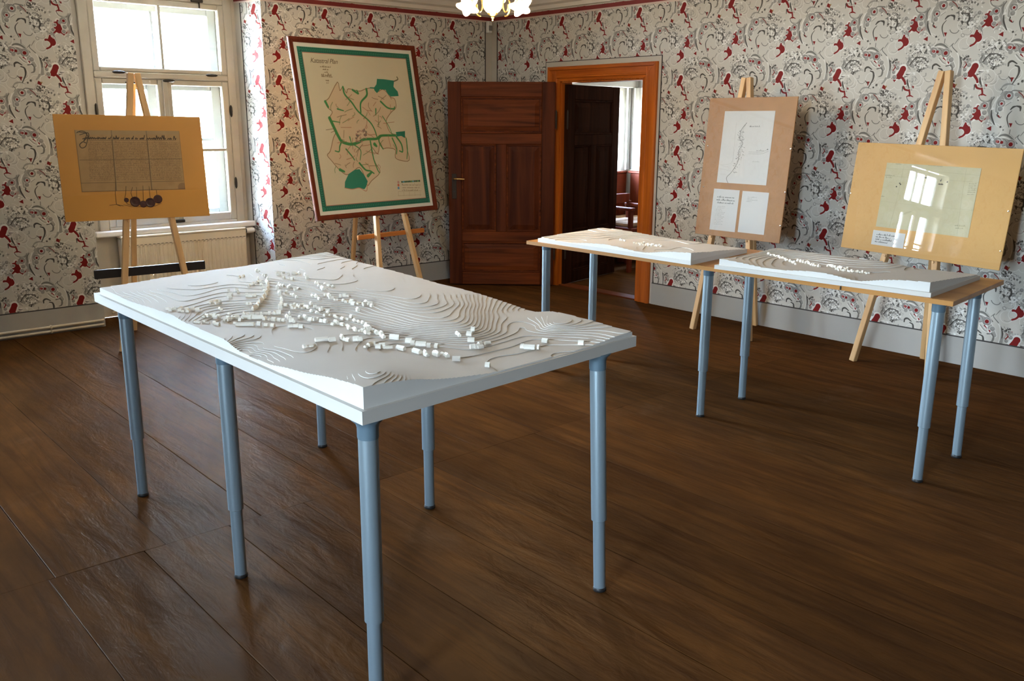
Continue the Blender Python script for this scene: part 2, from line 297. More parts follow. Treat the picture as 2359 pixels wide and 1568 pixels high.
def floor_mat():
    k = NT('painted_floorboards'); v = k.coord('Object', (1.2, 22, 22)); v1 = k.coord('Object', (1, 1, 1)); v2 = k.coord('Object', (2.0, 5, 5))
    oi = k.new('ShaderNodeObjectInfo')
    grain = k.noise(v, 1.0, 7, .8, .6); blot = k.noise(v2, 1.1, 5, .3, .6); wear = k.noise(v1, 1.7, 6, .2, .65)
    c = k.ramp(blot, [(.25, (.052, .0215, .0072)), (.5, (.075, .0300, .0088)), (.75, (.104, .041, .0105))])
    c = k.mix(k.ramp(grain, [(.45, (0, 0, 0)), (.62, (.55, .55, .55))]), c, (.040, .0155, .0062))
    c = k.mix(k.ramp(wear, [(.60, (0, 0, 0)), (.74, (.6, .6, .6))]), c, (.105, .054, .025))
    rv = k.new('ShaderNodeMapRange'); rv.inputs[3].default_value = .82; rv.inputs[4].default_value = 1.15; k.link(oi.outputs['Random'], rv.inputs[0])
    k.link(k.mix(1.0, c, rv.outputs[0], 'MULTIPLY'), k.p.inputs['Base Color'])
    rr = k.new('ShaderNodeMapRange'); rr.inputs[3].default_value = .30; rr.inputs[4].default_value = .48; k.link(wear, rr.inputs[0])
    col = k.p.inputs['Base Color'].links[0].from_socket; k.n.remove(k.p)
    df = k.new('ShaderNodeBsdfDiffuse'); gl = k.new('ShaderNodeBsdfGlossy'); fr = k.new('ShaderNodeFresnel'); mx = k.new('ShaderNodeMixShader'); bp = k.new('ShaderNodeBump')
    k.link(col, df.inputs['Color']); k.link(rr.outputs[0], gl.inputs['Roughness']); fr.inputs['IOR'].default_value = 1.35; gl.inputs['Color'].default_value = (1, .9, .78, 1)
    k.link(k.math('MULTIPLY', fr.outputs[0], .010), mx.inputs[0]); k.link(df.outputs[0], mx.inputs[1]); k.link(gl.outputs[0], mx.inputs[2]); k.link(mx.outputs[0], k.out.inputs[0])
    h = k.math('ADD', k.math('MULTIPLY', grain, .35), k.math('MULTIPLY', k.noise(k.coord('Object', (1.4, 4.5, 4)), 1.6, 4, .5), 2.2))
    h = k.math('ADD', h, k.math('MULTIPLY', k.noise(k.coord('Object', (1, 2.2, 2)), 9.0, 5, .8, .6), .5))
    bp.inputs['Strength'].default_value = .9; bp.inputs['Distance'].default_value = .006; k.link(h, bp.inputs['Height'])
    for q_ in (df, gl): k.link(bp.outputs[0], q_.inputs['Normal'])
    return k.m
M_FLOOR = floor_mat()
M_BEIGE = mat('beige_wall_paint', (.50, .46, .40), .6, var=.06, nscale=2, bump=.06)
M_BASE = mat('grey_beige_base_paint', (.38, .36, .33), .6, var=.06, nscale=2, bump=.06)
M_PLASTER = mat('ceiling_plaster', (.74, .70, .64), .8, var=.04, nscale=3)
M_REDBAND = mat('red_border_paint', (.20, .015, .012), .6, var=.1)
M_PINK = mat('pale_border_paint', (.62, .50, .44), .6, var=.05)
M_LINE = mat('dark_border_line', (.035, .03, .028), .6)
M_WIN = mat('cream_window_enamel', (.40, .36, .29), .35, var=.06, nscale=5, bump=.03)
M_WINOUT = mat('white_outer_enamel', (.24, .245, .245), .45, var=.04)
M_PANE = glass('window_pane_glass', (.97, .985, .99))
M_IRON = mat('dark_iron', (.035, .028, .02), .45, .6)
M_RAD = mat('cream_radiator_enamel', (.66, .58, .45), .35, var=.04)
M_PLUG = mat('white_plastic', (.72, .71, .68), .4, var=.03)
M_BLACK = mat('black_rubber', (.012, .011, .011), .5)
M_DOOR = wood('dark_door_wood', (.036, .0078, .0026), (.12, .027, .0068), 2, .5, .6, .08)
M_DOORH = wood('dark_door_wood_rail', (.055, .012, .0035), (.18, .043, .010), 0, .5, .6, .08, 0, (2.2, 2.2, 40))
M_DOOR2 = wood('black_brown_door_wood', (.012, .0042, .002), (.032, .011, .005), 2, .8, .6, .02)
M_CASE = wood('orange_door_casing', (.28, .058, .005), (.56, .14, .012), 2, .45, .7, .25)
M_CASEH = wood('orange_door_casing_head', (.28, .058, .005), (.56, .14, .012), 0, .45, .7, .25)
M_BRASS = mat('brass', (.62, .42, .14), .28, 1.0, var=.08)
M_OLDBRASS = mat('old_dark_brass', (.13, .085, .035), .42, .9, var=.2)
M_LOCK = mat('dark_lock_plate', (.035, .022, .012), .7, .3)
M_PINE = wood('pine_easel_wood', (.47, .26, .10), (.68, .43, .20), 2, .5, .5)
M_PINEO = wood('orange_stained_rail', (.42, .13, .02), (.60, .22, .05), 1, .45, .5)
M_TOP = wood('oiled_wood_tabletop', (.32, .135, .034), (.48, .235, .07), 0, .45, .35, .25)
M_LEG = mat('silver_blue_leg_enamel', (.27, .34, .385), .36, .5, var=.03)
M_LEGCAP = mat('blue_grey_leg_collar', (.12, .18, .23), .45, .2, var=.04)
M_WHITE = mat('white_model_board', (.54, .52, .49), .6, var=.015, nscale=3)
M_MODEL = mat('white_model_card', (.47, .435, .395), .75, var=.02, nscale=9)
M_EDGE = mat('white_cut_card_edge', (.60, .585, .56), .7, var=.02)
M_HOUSE = mat('white_model_house', (.92, .88, .80), .6, var=.08, nscale=25)
M_MOUNT1 = mat('ochre_mount_card', (.60, .275, .048), .55, var=.05, nscale=2.5)
M_MOUNT4 = mat('tan_mount_card', (.56, .305, .085), .55, var=.05, nscale=2.5)
M_HARD = mat('brown_hardboard', (.34, .16, .052), .5, var=.07, nscale=14)
M_FRAME = wood('red_brown_frame', (.080, .012, .004), (.15, .026, .007), 2, .5, .6, .15)
M_MATWH = mat('white_mat_card', (.72, .68, .60), .6, var=.03)
M_PLEXI = glass('acrylic_cover', (.985, .985, .98), .012, 1.15)
M_CURTAIN = mat('white_curtain_cloth', (.46, .45, .42), .8, var=.04)
M_BENCH = wood('red_brown_bench_wood', (.075, .012, .005), (.15, .026, .008), 2, .5, .6, .15)
M_CUSH = mat('beige_bench_cushion', (.28, .17, .09), .8, var=.1)
M_SUB = mat('dark_subfloor', (.012, .008, .005), .9)
M_SHADE = emit('lit_frosted_shade', (1.0, .84, .58), .42, (.75, .36, .10))
M_GLOBE = emit('lit_globe', (1.0, .86, .60), .60, (.62, .30, .07))

# ------------------------------------------------------------------ mesh builder
ORG = {}
class MB:
    def __init__(s): s.v = []; s.f = []; s.m = []; s.uvf = None; s.sm = []
    def add(s, vs, fs, mi=0, smooth=False):
        b = len(s.v); s.v += [tuple(float(c) for c in p) for p in vs]
        for f in fs: s.f.append(tuple(b + i for i in f)); s.m.append(mi); s.sm.append(smooth)
        return s
    def box(s, c, size, ax=None, bev=0.0, mi=0):
        c = np.array(c, float); h = np.array(size, float) / 2
        A = np.eye(3) if ax is None else np.array(ax, float)
        if bev <= 0:
            vs = [c + (np.array([x, y, z]) * h) @ A for x in (-1, 1) for y in (-1, 1) for z in (-1, 1)]
            fs = [(0, 1, 3, 2), (4, 6, 7, 5), (0, 4, 5, 1), (2, 3, 7, 6), (0, 2, 6, 4), (1, 5, 7, 3)]
            if np.linalg.det(A) < 0: fs = [f[::-1] for f in fs]
            return s.add(vs, fs, mi)
        bev = min(bev, h.min() * .9); vs = []; idx = {}
        for sg in [(x, y, z) for x in (-1, 1) for y in (-1, 1) for z in (-1, 1)]:
            for a in range(3):
                q = (h - bev); q[a] = h[a]; idx[sg, a] = len(vs); vs.append(q * np.array(sg))
        fs = []
        for a in range(3):
            b, d = [i for i in range(3) if i != a]
            for sg in (-1, 1):
                fs.append([idx[tuple({a: sg, b: p, d: q}[i] for i in range(3)), a] for p, q in ((-1, -1), (1, -1), (1, 1), (-1, 1))])
            for p in (-1, 1):
                for q in (-1, 1):
                    c1 = tuple({a: -1, b: p, d: q}[i] for i in range(3)); c2 = tuple({a: 1, b: p, d: q}[i] for i in range(3))
                    fs.append([idx[c1, b], idx[c2, b], idx[c2, d], idx[c1, d]])
        for sg in [(x, y, z) for x in (-1, 1) for y in (-1, 1) for z in (-1, 1)]: fs.append([idx[sg, 0], idx[sg, 1], idx[sg, 2]])
        out = []
        for f in fs:
            P = [vs[i] for i in f]; n = np.cross(P[1] - P[0], P[2] - P[0])
            out.append(f if n @ sum(P) > 0 else f[::-1])
        if np.linalg.det(A) < 0: out = [f[::-1] for f in out]
        return s.add([c + p @ A for p in vs], out, mi)
    def span(s, p0, p1, bev=0.0, mi=0):
        p0, p1 = np.array(p0, float), np.array(p1, float); return s.box((p0 + p1) / 2, np.abs(p1 - p0), None, bev, mi)
    def beam(s, a, b, w, d, side=None, bev=.003, mi=0):
        """square beam from a to b, w along 'side', d across"""
        a, b = np.array(a, float), np.array(b, float); z = b - a; L = np.linalg.norm(z); z /= L
        x = np.array(side if side is not None else ((1, 0, 0) if abs(z[0]) < .9 else (0, 1, 0)), float); x -= z * (x @ z); x /= np.linalg.norm(x)
        return s.box((a + b) / 2, (w, d, L), np.array([x, np.cross(z, x), z]), bev, mi)
    def prism(s, poly, z0, z1, mi=0, mis=None):
        """vertical prism on a counter-clockwise plan polygon"""
        n = len(poly); ar = sum(poly[i - 1][0] * poly[i][1] - poly[i][0] * poly[i - 1][1] for i in range(n))
        if ar < 0: poly = poly[::-1]; mis = mis and [mis[(n - 2 - i) % n] for i in range(n)]
        b = len(s.v); s.v += [(x, y, z0) for x, y in poly] + [(x, y, z1) for x, y in poly]
        for i in range(n):
            j = (i + 1) % n; s.f.append((b + i, b + j, b + n + j, b + n + i)); s.m.append(mis[i] if mis else mi); s.sm.append(False)
        s.f.append(tuple(b + n + i for i in range(n))); s.f.append(tuple(b + i for i in range(n))[::-1]); s.m += [mi, mi]; s.sm += [False, False]
        return s
    def lathe(s, base, axis, prof, seg=20, mi=0, mod=None):
        base = np.array(base, float); z = np.array(axis, float); z /= np.linalg.norm(z)
        x = np.cross(z, (0, 0, 1) if abs(z[2]) < .95 else (1, 0, 0)); x /= np.linalg.norm(x); y = np.cross(z, x); vs = []; fs = []
        for r, h in prof:
            for i in range(seg):
                a = 2 * PI * i / seg; rr, hh = (r, h) if mod is None else mod(r, h, a)
                vs.append(base + z * hh + (x * math.cos(a) + y * math.sin(a)) * rr)
        for k in range(len(prof) - 1):
            for i in range(seg):
                j = (i + 1) % seg; fs.append((k * seg + i, k * seg + j, (k + 1) * seg + j, (k + 1) * seg + i))
        if prof[0][0] > 1e-4 and mod is None: fs.append(tuple(range(seg))[::-1])
        if prof[-1][0] > 1e-4 and mod is None: fs.append(tuple((len(prof) - 1) * seg + i for i in range(seg)))
        return s.add(vs, fs, mi, True)
    def tube(s, pts, r, seg=10, mi=0):
        P = [np.array(p, float) for p in pts]; vs = []; fs = []; n = len(P); px = None
        for i, p in enumerate(P):
            t = P[min(i + 1, n - 1)] - P[max(i - 1, 0)]; t /= np.linalg.norm(t)
            x = (np.cross(t, (0, 0, 1)) if abs(t[2]) < .95 else np.cross(t, (1, 0, 0))) if px is None else px - t * (px @ t)
            x /= np.linalg.norm(x); px = x; y = np.cross(t, x); rr = r[i] if hasattr(r, '__len__') else r
            vs += [p + (x * math.cos(2 * PI * k / seg) + y * math.sin(2 * PI * k / seg)) * rr for k in range(seg)]
        for i in range(n - 1):
            for k in range(seg):
                j = (k + 1) % seg; fs.append((i * seg + k, i * seg + j, (i + 1) * seg + j, (i + 1) * seg + k))
        fs += [tuple(range(seg))[::-1], tuple((n - 1) * seg + k for k in range(seg))]
        return s.add(vs, fs, mi, True)
    def build(s, name, mats, parent=None, org=None):
        mats = mats if isinstance(mats, (list, tuple)) else [mats]
        o = np.array(org if org is not None else (ORG.get(parent.name, (0, 0, 0)) if parent else (0, 0, 0)), float)
        me = bpy.data.meshes.new(name); V = np.array(s.v) - o
        me.from_pydata(V.tolist(), [], s.f)
        for m in mats: me.materials.append(m)
        me.polygons.foreach_set('material_index', s.m); me.polygons.foreach_set('use_smooth', s.sm)
        if any(s.sm): me.set_sharp_from_angle(angle=math.radians(38))
        if s.uvf:
            uv = me.uv_layers.new(name='UVMap'); W = s.v
            for p in me.polygons:
                n = p.normal
                for li in p.loop_indices: uv.data[li].uv = s.uvf(W[me.loops[li].vertex_index], n)
        ob = bpy.data.objects.new(name, me); COL.objects.link(ob); ORG[ob.name] = tuple(o)
        if parent: ob.parent = parent
        else: ob.location = o
        return ob
def tag(o, label=None, cat=None, group=None, kind=None):
    if label: o['label'] = label
    if cat: o['category'] = cat
    if group: o['group'] = group
    if kind: o['kind'] = kind
    return o
def thing(name, loc, label=None, cat=None, group=None, kind=None):
    o = bpy.data.objects.new(name, None); COL.objects.link(o); o.location = loc; o.empty_display_size = .1; ORG[o.name] = tuple(loc)
    return tag(o, label, cat, group, kind)
def struct(mb, name, mats, label, org=None): return tag(mb.build(name, mats, None, org), label, None, None, 'structure')

# ------------------------------------------------------------------ floor : boards in two fields that meet at a cross seam
fl = thing('floor', (0, 0, 0), 'dark brown painted wide-board floor, worn and glossy', None, None, 'structure')
MB().span((XW - .5, YS - .3, -.10), (XE, 8.4, -.034)).build('subfloor', M_SUB, fl)
SEAM = -3.262
def boards(xa, xb, y0, step, ya, yb):
    k = math.ceil((ya - y0) / step); ys = [ya] + [y0 + i * step for i in range(k, int((yb - y0) / step) + 1)] + [yb]
    for a, b in zip(ys, ys[1:]):
        if b - a < .02: continue
        m = MB(); g = .0012; ln = xb - xa; h = rnd.uniform(-.0005, .0003)
        nx = 14
        # crown each board a little so that joints read and light breaks along the edges
        prof = [(a + g, h - .0012), (a + g + .002, h - .0002), (a + .25 * (b - a), h + .0001), ((a + b) / 2, h + .0003), (a + .75 * (b - a), h + .0001), (b - g - .002, h - .0002), (b - g, h - .0012)]
        sec = prof + [(b - g, -.034), (a + g, -.034)]; n = len(sec); vs = []; fs = []
        wob = [rnd.uniform(-.0012, .0012) for _ in range(nx + 1)]
        for i in range(nx + 1):
            x = xa + g + (ln - 2 * g) * i / nx
            vs += [(x, y + (wob[i] if z > -.03 else 0), z) for y, z in sec]
        for i in range(nx):
            for q in range(n):
                r_ = (q + 1) % n; fs.append((i * n + q, (i + 1) * n + q, (i + 1) * n + r_, i * n + r_))
        fs += [tuple(range(n)), tuple(nx * n + q for q in range(n))[::-1]]
        m.add(vs, [f[::-1] for f in fs]); m.build('floor_board', M_FLOOR, fl)
boards(XW - .30, SEAM, .70, .397, YS, 8.28)
boards(SEAM, XE, 1.015, .3372, YS, YD)

# ------------------------------------------------------------------ walls
def wp_uv(s0, z0=2.122, axis=1):
    return lambda p, n: (.5 + (p[axis] - s0) / TILE[0], .5 + (p[2] - z0) / TILE[1])
FH, BH = .745, .6625     # niche half widths front / back
NX0, NX1 = XW, XW - .32  # front plane and niche back plane
ZL = 2.60
m = MB(); edges = []
ys = [YS] + [c for c in sorted(WIN)] + [YD + .14]
for i in range(len(ys) - 1):
    a, b = ys[i], ys[i + 1]
    fa, ba = (a + FH, a + BH) if i else (a, a); fb, bb = (b - FH, b - BH) if i < len(ys) - 2 else (b, b)
    b2 = b - .615 if i < len(ys) - 2 else b; a2 = a + .615 if i else a
    m.prism([(NX0, fa), (NX0, fb), (NX1, bb), (NX1, b2), (NX1 - .24, b2), (NX1 - .24, a2), (NX1, a2), (NX1, ba)] if i and i < len(ys) - 2 else
            ([(NX0, fa), (NX0, fb), (NX1, bb), (NX1, b2), (NX1 - .24, b2), (NX1 - .24, a2)] if i == 0 else [(NX0, fa), (NX0, fb), (NX1 - .24, b2), (NX1 - .24, a2), (NX1, a2), (NX1, ba)]),
            0, ZL, 0, [0, 0, 1, 1, 1, 1, 1, 0] if i and i < len(ys) - 2 else ([0, 0, 1, 1, 1, 1] if i == 0 else [0, 1, 1, 1, 1, 0]))
for c in WIN:
    m.prism([(NX1, c - .615), (NX1, c + .615), (NX1 - .24, c + .615), (NX1 - .24, c - .615)], 0, .70, 1)
m.span((NX1 - .24, YS, ZL), (XW, YD + .14, ZC), mi=1)
_f1, _f2, _f3 = wp_uv(3.776), wp_uv(1.997, 2.137), wp_uv(-7.40, 2.122, 0)
m.uvf = lambda p, n: _f3(p, n) if abs(n[1]) > abs(n[0]) else (_f1(p, n) if p[1] > 2.4 else _f2(p, n))
struct(m, 'wall_left', [M_WALLP, M_BEIGE], 'window wall with red and grey paisley wallpaper and deep window niches')
# door wall
DX0, DX1, DZ = -6.30, -5.28, 1.95
m = MB(); m.uvf = wp_uv(-3.475, 2.123, 0)
m.span((XW, YD, 0), (DX0, YD + .14, ZL)); m.span((DX1, YD, 0), (XE, YD + .14, ZL)); m.span((DX0, YD, DZ), (DX1, YD + .14, ZL)); m.span((XW, YD, ZL), (XE, YD + .14, ZC), mi=1)
struct(m, 'wall_right', [M_WALLP, M_BEIGE], 'door wall with red and grey paisley wallpaper')
# walls out of frame, behind and beside the camera, darkened to reduce bounced light
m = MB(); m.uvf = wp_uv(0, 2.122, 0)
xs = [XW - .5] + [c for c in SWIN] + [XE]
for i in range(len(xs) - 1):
    a = xs[i] + (.62 if i else 0); b = xs[i + 1] - (.62 if i < len(xs) - 2 else 0); m.span((a, YS - .95, 0), (b, YS, ZC))  # wall thickened on purpose: deep reveals block slanting window light
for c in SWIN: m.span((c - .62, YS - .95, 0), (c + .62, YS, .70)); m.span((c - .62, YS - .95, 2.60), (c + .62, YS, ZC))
M_DIMWALL = wood('darkened_unseen_wall', (.030, .012, .005), (.060, .024, .010), 2, .6, .5, .2)
struct(m, 'wall_back', M_DIMWALL, 'unseen wall behind the camera with a window, darkened to cut bounced light')
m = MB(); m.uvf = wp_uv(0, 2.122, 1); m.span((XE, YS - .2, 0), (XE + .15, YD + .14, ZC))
struct(m, 'wall_front', M_DIMWALL, 'unseen wall beside the camera, darkened to cut bounced light')
struct(MB().span((XW - .6, YS - 1.0, ZC), (XE + .2, 8.5, ZC + .12)), 'ceiling', M_PLASTER, 'pale plaster ceiling')

# coving and painted borders
def strip_y(x0, x1, y0, y1, z0, z1, mt, name, label): return struct(MB().span((x0, y0, z0), (x1, y1, z1)), name, mt, label)
T = 0
def trim(mb, mt, label):
    global T; T += 1; return struct(mb, 'trim_%d' % T, mt, label)
cov = [(0, 2.61), (.018, 2.612), (.020, 2.645), (.05, 2.66), (.055, 2.70), (.10, 2.79), (.17, 2.86), (.26, 2.895), (.27, ZC)]
m = MB(); vs = []
for d, z in cov: vs += [(XW + d, YS, z), (XW + d, YD - d, z), (XE, YD - d, z)]
fs = []
for i in range(len(cov) - 1):
    fs += [(3 * i, 3 * i + 1, 3 * i + 4, 3 * i + 3), (3 * i + 1, 3 * i + 2, 3 * i + 5, 3 * i + 4)]
m.add(vs, fs); trim(m, M_PLASTER, 'stepped plaster coving around the ceiling')
# red band, with the returns into the niche of window 1
def band(z0, z1, t):
    m = MB()
    m.span((XW, 2.90 + FH, z0), (XW + t, YD, z1)); m.span((XW, -.72 + FH, z0), (XW + t, 2.90 - FH, z1)); m.span((XW, YD - t, z0), (XE, YD, z1))
    m.prism([(NX0 + t, 2.90 + FH), (NX0, 2.90 + FH), (NX1, 2.90 + BH), (NX1, 2.90 + BH - t), (NX0, 2.90 + FH - t * 1.05)], z0, z1)
    return m
trim(band(2.562, 2.596, .006), M_REDBAND, 'dark red painted border under the coving')
trim(band(2.548, 2.562, .004), M_PINK, 'thin pale line under the red border')
# baseboards : flat painted dado with a dark line on top
def base(mb, name, label): return struct(mb, name, [M_BASE, M_LINE], label)
m = MB()
for a, b in ((YS, -.72 - FH), (-.72 + FH, 2.90 - FH), (2.90 + FH, YD)):
    m.span((XW, a, 0), (XW + .012, b, .186)); m.span((XW, a, .186), (XW + .010, b, .193), mi=1)
base(m, 'baseboard_left', 'plain beige painted base band along the window wall')
m = MB()
for a, b in ((XW, -6.50), (-5.09, XE)):
    m.span((a, YD - .012, 0), (b, YD, .186)); m.span((a, YD - .010, .186), (b, YD, .193), mi=1)
base(m, 'baseboard_right', 'plain beige painted base band along the door wall')
# beige strips with dark edge: room corner, door surround, window reveal
m = MB(); m.span((XW, YD - .085, .19), (XW + .005, YD, 2.548)); m.span((XW, YD - .005, .19), (XW + .085, YD, 2.548))
m.span((XW, YD - .092, .19), (XW + .006, YD - .085, 2.548), mi=1); m.span((XW + .085, YD - .006, .19), (XW + .092, YD, 2.548), mi=1)
trim(m, [M_BEIGE, M_LINE], 'plain beige strip with dark edge lines in the room corner')
m = MB(); t = .004
m.span((-6.50, YD - t, .0), (-6.455, YD, 2.128)); m.span((-5.125, YD - t, .0), (-5.088, YD, 2.128)); m.span((-6.455, YD - t, 2.08), (-5.125, YD, 2.128))
m.span((-6.506, YD - t - .001, .19), (-6.50, YD, 2.134), mi=1); m.span((-5.088, YD - t - .001, .19), (-5.081, YD, 2.134), mi=1); m.span((-6.50, YD - t - .001, 2.128), (-5.088, YD, 2.134), mi=1)
trim(m, [M_BEIGE, M_LINE], 'plain beige strip around the door casing')
m = MB()
def rev(f0, f1, t):  # along the right reveal of window 1, fractions from front to back
    p = lambda f, o: (NX0 + (NX1 - NX0) * f, 2.90 + FH + (BH - FH) * f - o)
    return [p(f0, 0), p(f0, t), p(f1, t), p(f1, 0)]
m.prism(rev(.78, 1.0, .004), .10, 2.548); m.prism(rev(.765, .78, .005), .10, 2.548, mi=1)
trim(m, [M_BEIGE, M_LINE], 'plain beige strip with dark line on the window reveal')

# ------------------------------------------------------------------ windows
def window(name, label, c, place, detail=True):
    """double casement in a niche. local a = along wall (left to right from inside), d = depth outwards from inner frame face"""
    a0, a1, zb, zt = c - .62, c + .62, .70, 2.58
    root = thing(name, place(c, .1, .70), label, None, None, 'structure')
    def sp(m, p, q, bev=0.0, mi=0):
        P, Q = np.array(place(*p)), np.array(place(*q)); m.span(np.minimum(P, Q), np.maximum(P, Q), bev, mi); return m
    for side, (A0, A1) in (('l', (a0, c - .545)), ('r', (c + .545, a1))):
        sp(MB(), (A0, 0, zb), (A1, .24, zt), .006).build('frame_jamb', M_WIN, root)
    sp(MB(), (c - .545, 0, 2.52), (c + .545, .24, zt), .005).build('frame_head', M_WIN, root)
    sp(MB(), (c - .545, 0, zb), (c + .545, .24, .735), .005).build('frame_sill', M_WIN, root)
    sp(MB(), (c - .545, -.012, 1.905), (c + .545, .07, 1.955), .008).build('transom', M_WIN, root)
    sp(MB(), (c - .545, .075, 1.90), (c + .545, .24, 1.95), .004).build('transom_outer', M_WINOUT, root)
    def sash(A0, A1, Z0, Z1, pw, bars_v, bars_h, d0, mt, tb=None):
        s = MB(); d1 = d0 + .045
        pt, pb = tb or (pw, pw)
        sp(s, (A0, d0, Z0), (A0 + pw, d1, Z1), .006); sp(s, (A1 - pw, d0, Z0), (A1, d1, Z1), .006)
        sp(s, (A0 + pw, d0, Z1 - pt), (A1 - pw, d1, Z1), .006); sp(s, (A0 + pw, d0, Z0), (A1 - pw, d1, Z0 + pb), .006)
        o = s.build('sash', mt, root)
        va = [A0 + pw] + bars_v + [A1 - pw]; za = [Z0 + pb] + bars_h + [Z1 - pt]
        for b in bars_v: sp(MB(), (b - .012, d0 + .004, Z0 + pb), (b + .012, d1 - .004, Z1 - pt), .004).build('glazing_bar', mt, o)
        for b in bars_h: sp(MB(), (A0 + pw, d0 + .004, b - .012), (A1 - pw, d1 - .004, b + .012), .004).build('glazing_bar', mt, o)
        for i in range(len(va) - 1):
            for j in range(len(za) - 1):
                sp(MB(), (va[i], d0 + .020, za[j]), (va[i + 1], d0 + .024, za[j + 1])).build('pane', M_PANE, o)
        return o
    up = sash(c - .545, c + .545, 1.955, 2.52, .05, [c + .004], [], .0, M_WIN, (.045, .035))
    lo1 = sash(c - .545, c - .004, .735, 1.905, .055, [], [1.335], .0, M_WIN, (.045, .065))
    lo2 = sash(c + .004, c + .545, .735, 1.905, .055, [], [1.335], .0, M_WIN, (.045, .065))
    # meeting stile
    sp(MB(), (c - .022, -.014, .735), (c + .022, .002, 1.905), .005).build('meeting_stile', M_WIN, root)
    # outer window
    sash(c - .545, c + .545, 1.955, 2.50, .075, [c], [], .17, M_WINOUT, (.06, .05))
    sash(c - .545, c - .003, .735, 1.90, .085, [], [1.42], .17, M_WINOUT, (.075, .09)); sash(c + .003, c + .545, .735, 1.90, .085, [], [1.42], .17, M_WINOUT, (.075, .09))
    if detail:
        def hinge(a, z, vert=True, d=-.006):
            m = MB(); L = .05
            p, q = ((a, d, z - L), (a, d, z + L)) if vert else ((a - L, d, z), (a + L, d, z))
            P = [np.array(place(*[u + (v - u) * t for u, v in zip(p, q)])) for t in (0, .15, .5, .85, 1)]
            m.tube(P, [.003, .010, .012, .010, .003], 10); m.build('hinge', M_IRON, root)
        for a, z in ((c - .36, 1.95), (c + .40, 1.95)): hinge(a, z, False, -.016)
        hinge(c + .03, 1.895, False, -.02)
        for z in (1.66, 1.05): hinge(c - .555, z); hinge(c + .555, z)
        m = MB(); sp(m, (c + .27, -.02, 2.525), (c + .37, 0, 2.55), .004); sp(m, (c + .335, -.012, 2.48), (c + .345, -.004, 2.525), .002); m.build('catch', M_IRON, root)
        m = MB(); sp(m, (c - .03, -.025, .738), (c + .07, -.002, .765), .006); m.build('catch', M_IRON, root)
        m = MB(); sp(m, (c - .012, -.03, 1.25), (c + .012, -.014, 1.35), .004); sp(m, (c - .008, -.05, 1.20), (c + .008, -.03, 1.30), .004); m.build('window_handle', M_IRON, root)
    return root
pl = lambda a, d, z: (NX1 - d + .03, a, z)
window('window_1', 'tall cream double casement window with a two-pane top sash', WIN[0], pl)
window('window_2', 'second casement window left of the frame', WIN[1], pl)
for i, c in enumerate(SWIN): window('window_%d' % (3 + i), 'casement window in the wall behind the camera', c, lambda a, d, z: (a, YS - .66 - d, z), False)
for i, c in enumerate(WIN):
    M_SILL = mat('white_sill_enamel', (.66, .65, .62), .4, var=.04)
    m = MB(); x0, x1 = NX1 + .03, -7.528
    m.prism([(NX1 + .02, c - BH + .012), (x1 - .01, c - BH - .028), (x1 - .01, c + BH + .028), (NX1 + .02, c + BH - .012)], .672, .712)
    m.span((x1 - .02, c - BH - .02, .668), (x1 + .012, c + BH + .02, .716), .008)
    trim(m, M_SILL, 'white window sill board above the radiator' if i == 0 else 'white window sill board, out of frame')
# ------------------------------------------------------------------ radiator, pipes
rd = thing('radiator', (-7.54, 2.94, 0), 'cream ribbed panel radiator in the niche under the window', 'radiator')
y0, y1, z0, z1, xf = 2.40, 3.465, .14, .648, -7.487
m = MB(); N = 31; vs = []
for i in range(N * 4 + 1):
    y = y0 + (y1 - y0) * i / (N * 4); ph = i % 4; d = (0, .008, .008, 0)[ph]
    vs += [(xf - .008 + d * .9, y, z0), (xf - .008 + d * .9, y, z1 - .075), (xf, y, z1 - .062), (xf, y, z1)]
fs = []
for i in range(N * 4):
    for q in range(3): fs.append((4 * i + q, 4 * (i + 1) + q, 4 * (i + 1) + q + 1, 4 * i + q + 1))
m.add(vs, fs); m.span((xf - .10, y0, z0), (xf - .0085, y1, z1 - .002), .004); m.build('panel', M_RAD, rd)
m = MB(); m.span((xf - .105, y0 - .004, z1), (xf + .003, y1 + .004, z1 + .022), .007); m.build('top_cover', M_RAD, rd)
m = MB()
for i in range(N): y = y0 + (i + .5) * (y1 - y0) / N; m.span((xf - .0005, y - .010, z1 - .060), (xf + .0008, y + .010, z1 - .056))
m.build('vent_slots', M_IRON, rd)
m = MB(); m.lathe((-7.535, y1 + .004, .634), (0, 1, 0), [(.012, 0), (.019, .004), (.022, .02)], 14); m.build('valve_collar', M_BLACK, rd)
m = MB(); m.lathe((-7.535, y1 + .024, .634), (0, 1, 0), [(.022, 0), (.027, .01), (.027, .055), (.020, .075)], 16); m.build('valve_head', M_PLUG, rd)
m = MB(); m.tube([(-7.58, y0 + .02, .15), (-7.58, y0 - .05, .12), (-7.60, y0 - .06, .05), (-7.58, y0 - .10, .04)], .009); m.build('inlet_pipe', M_RAD, rd)
for nm, z, x, lb in (('heating_pipe', .056, XW + .030, 'upper of two thin cream heating pipes along the base of the window wall'), ('heating_pipe', .022, XW + .030, 'lower of two thin cream heating pipes along the base of the window wall')):
    o = tag(MB().tube([(x, -3.1, z), (x, .5, z), (x, 2.14, z)], .0095, 10).build(nm, M_RAD, None, (x, .5, z)), lb, 'pipe', 'heating pipes')
    for yy in (.3, 1.75): MB().span((XW, yy, z - .012), (x + .012, yy + .014, z + .012), .002).build('pipe_clip', M_RAD, o)

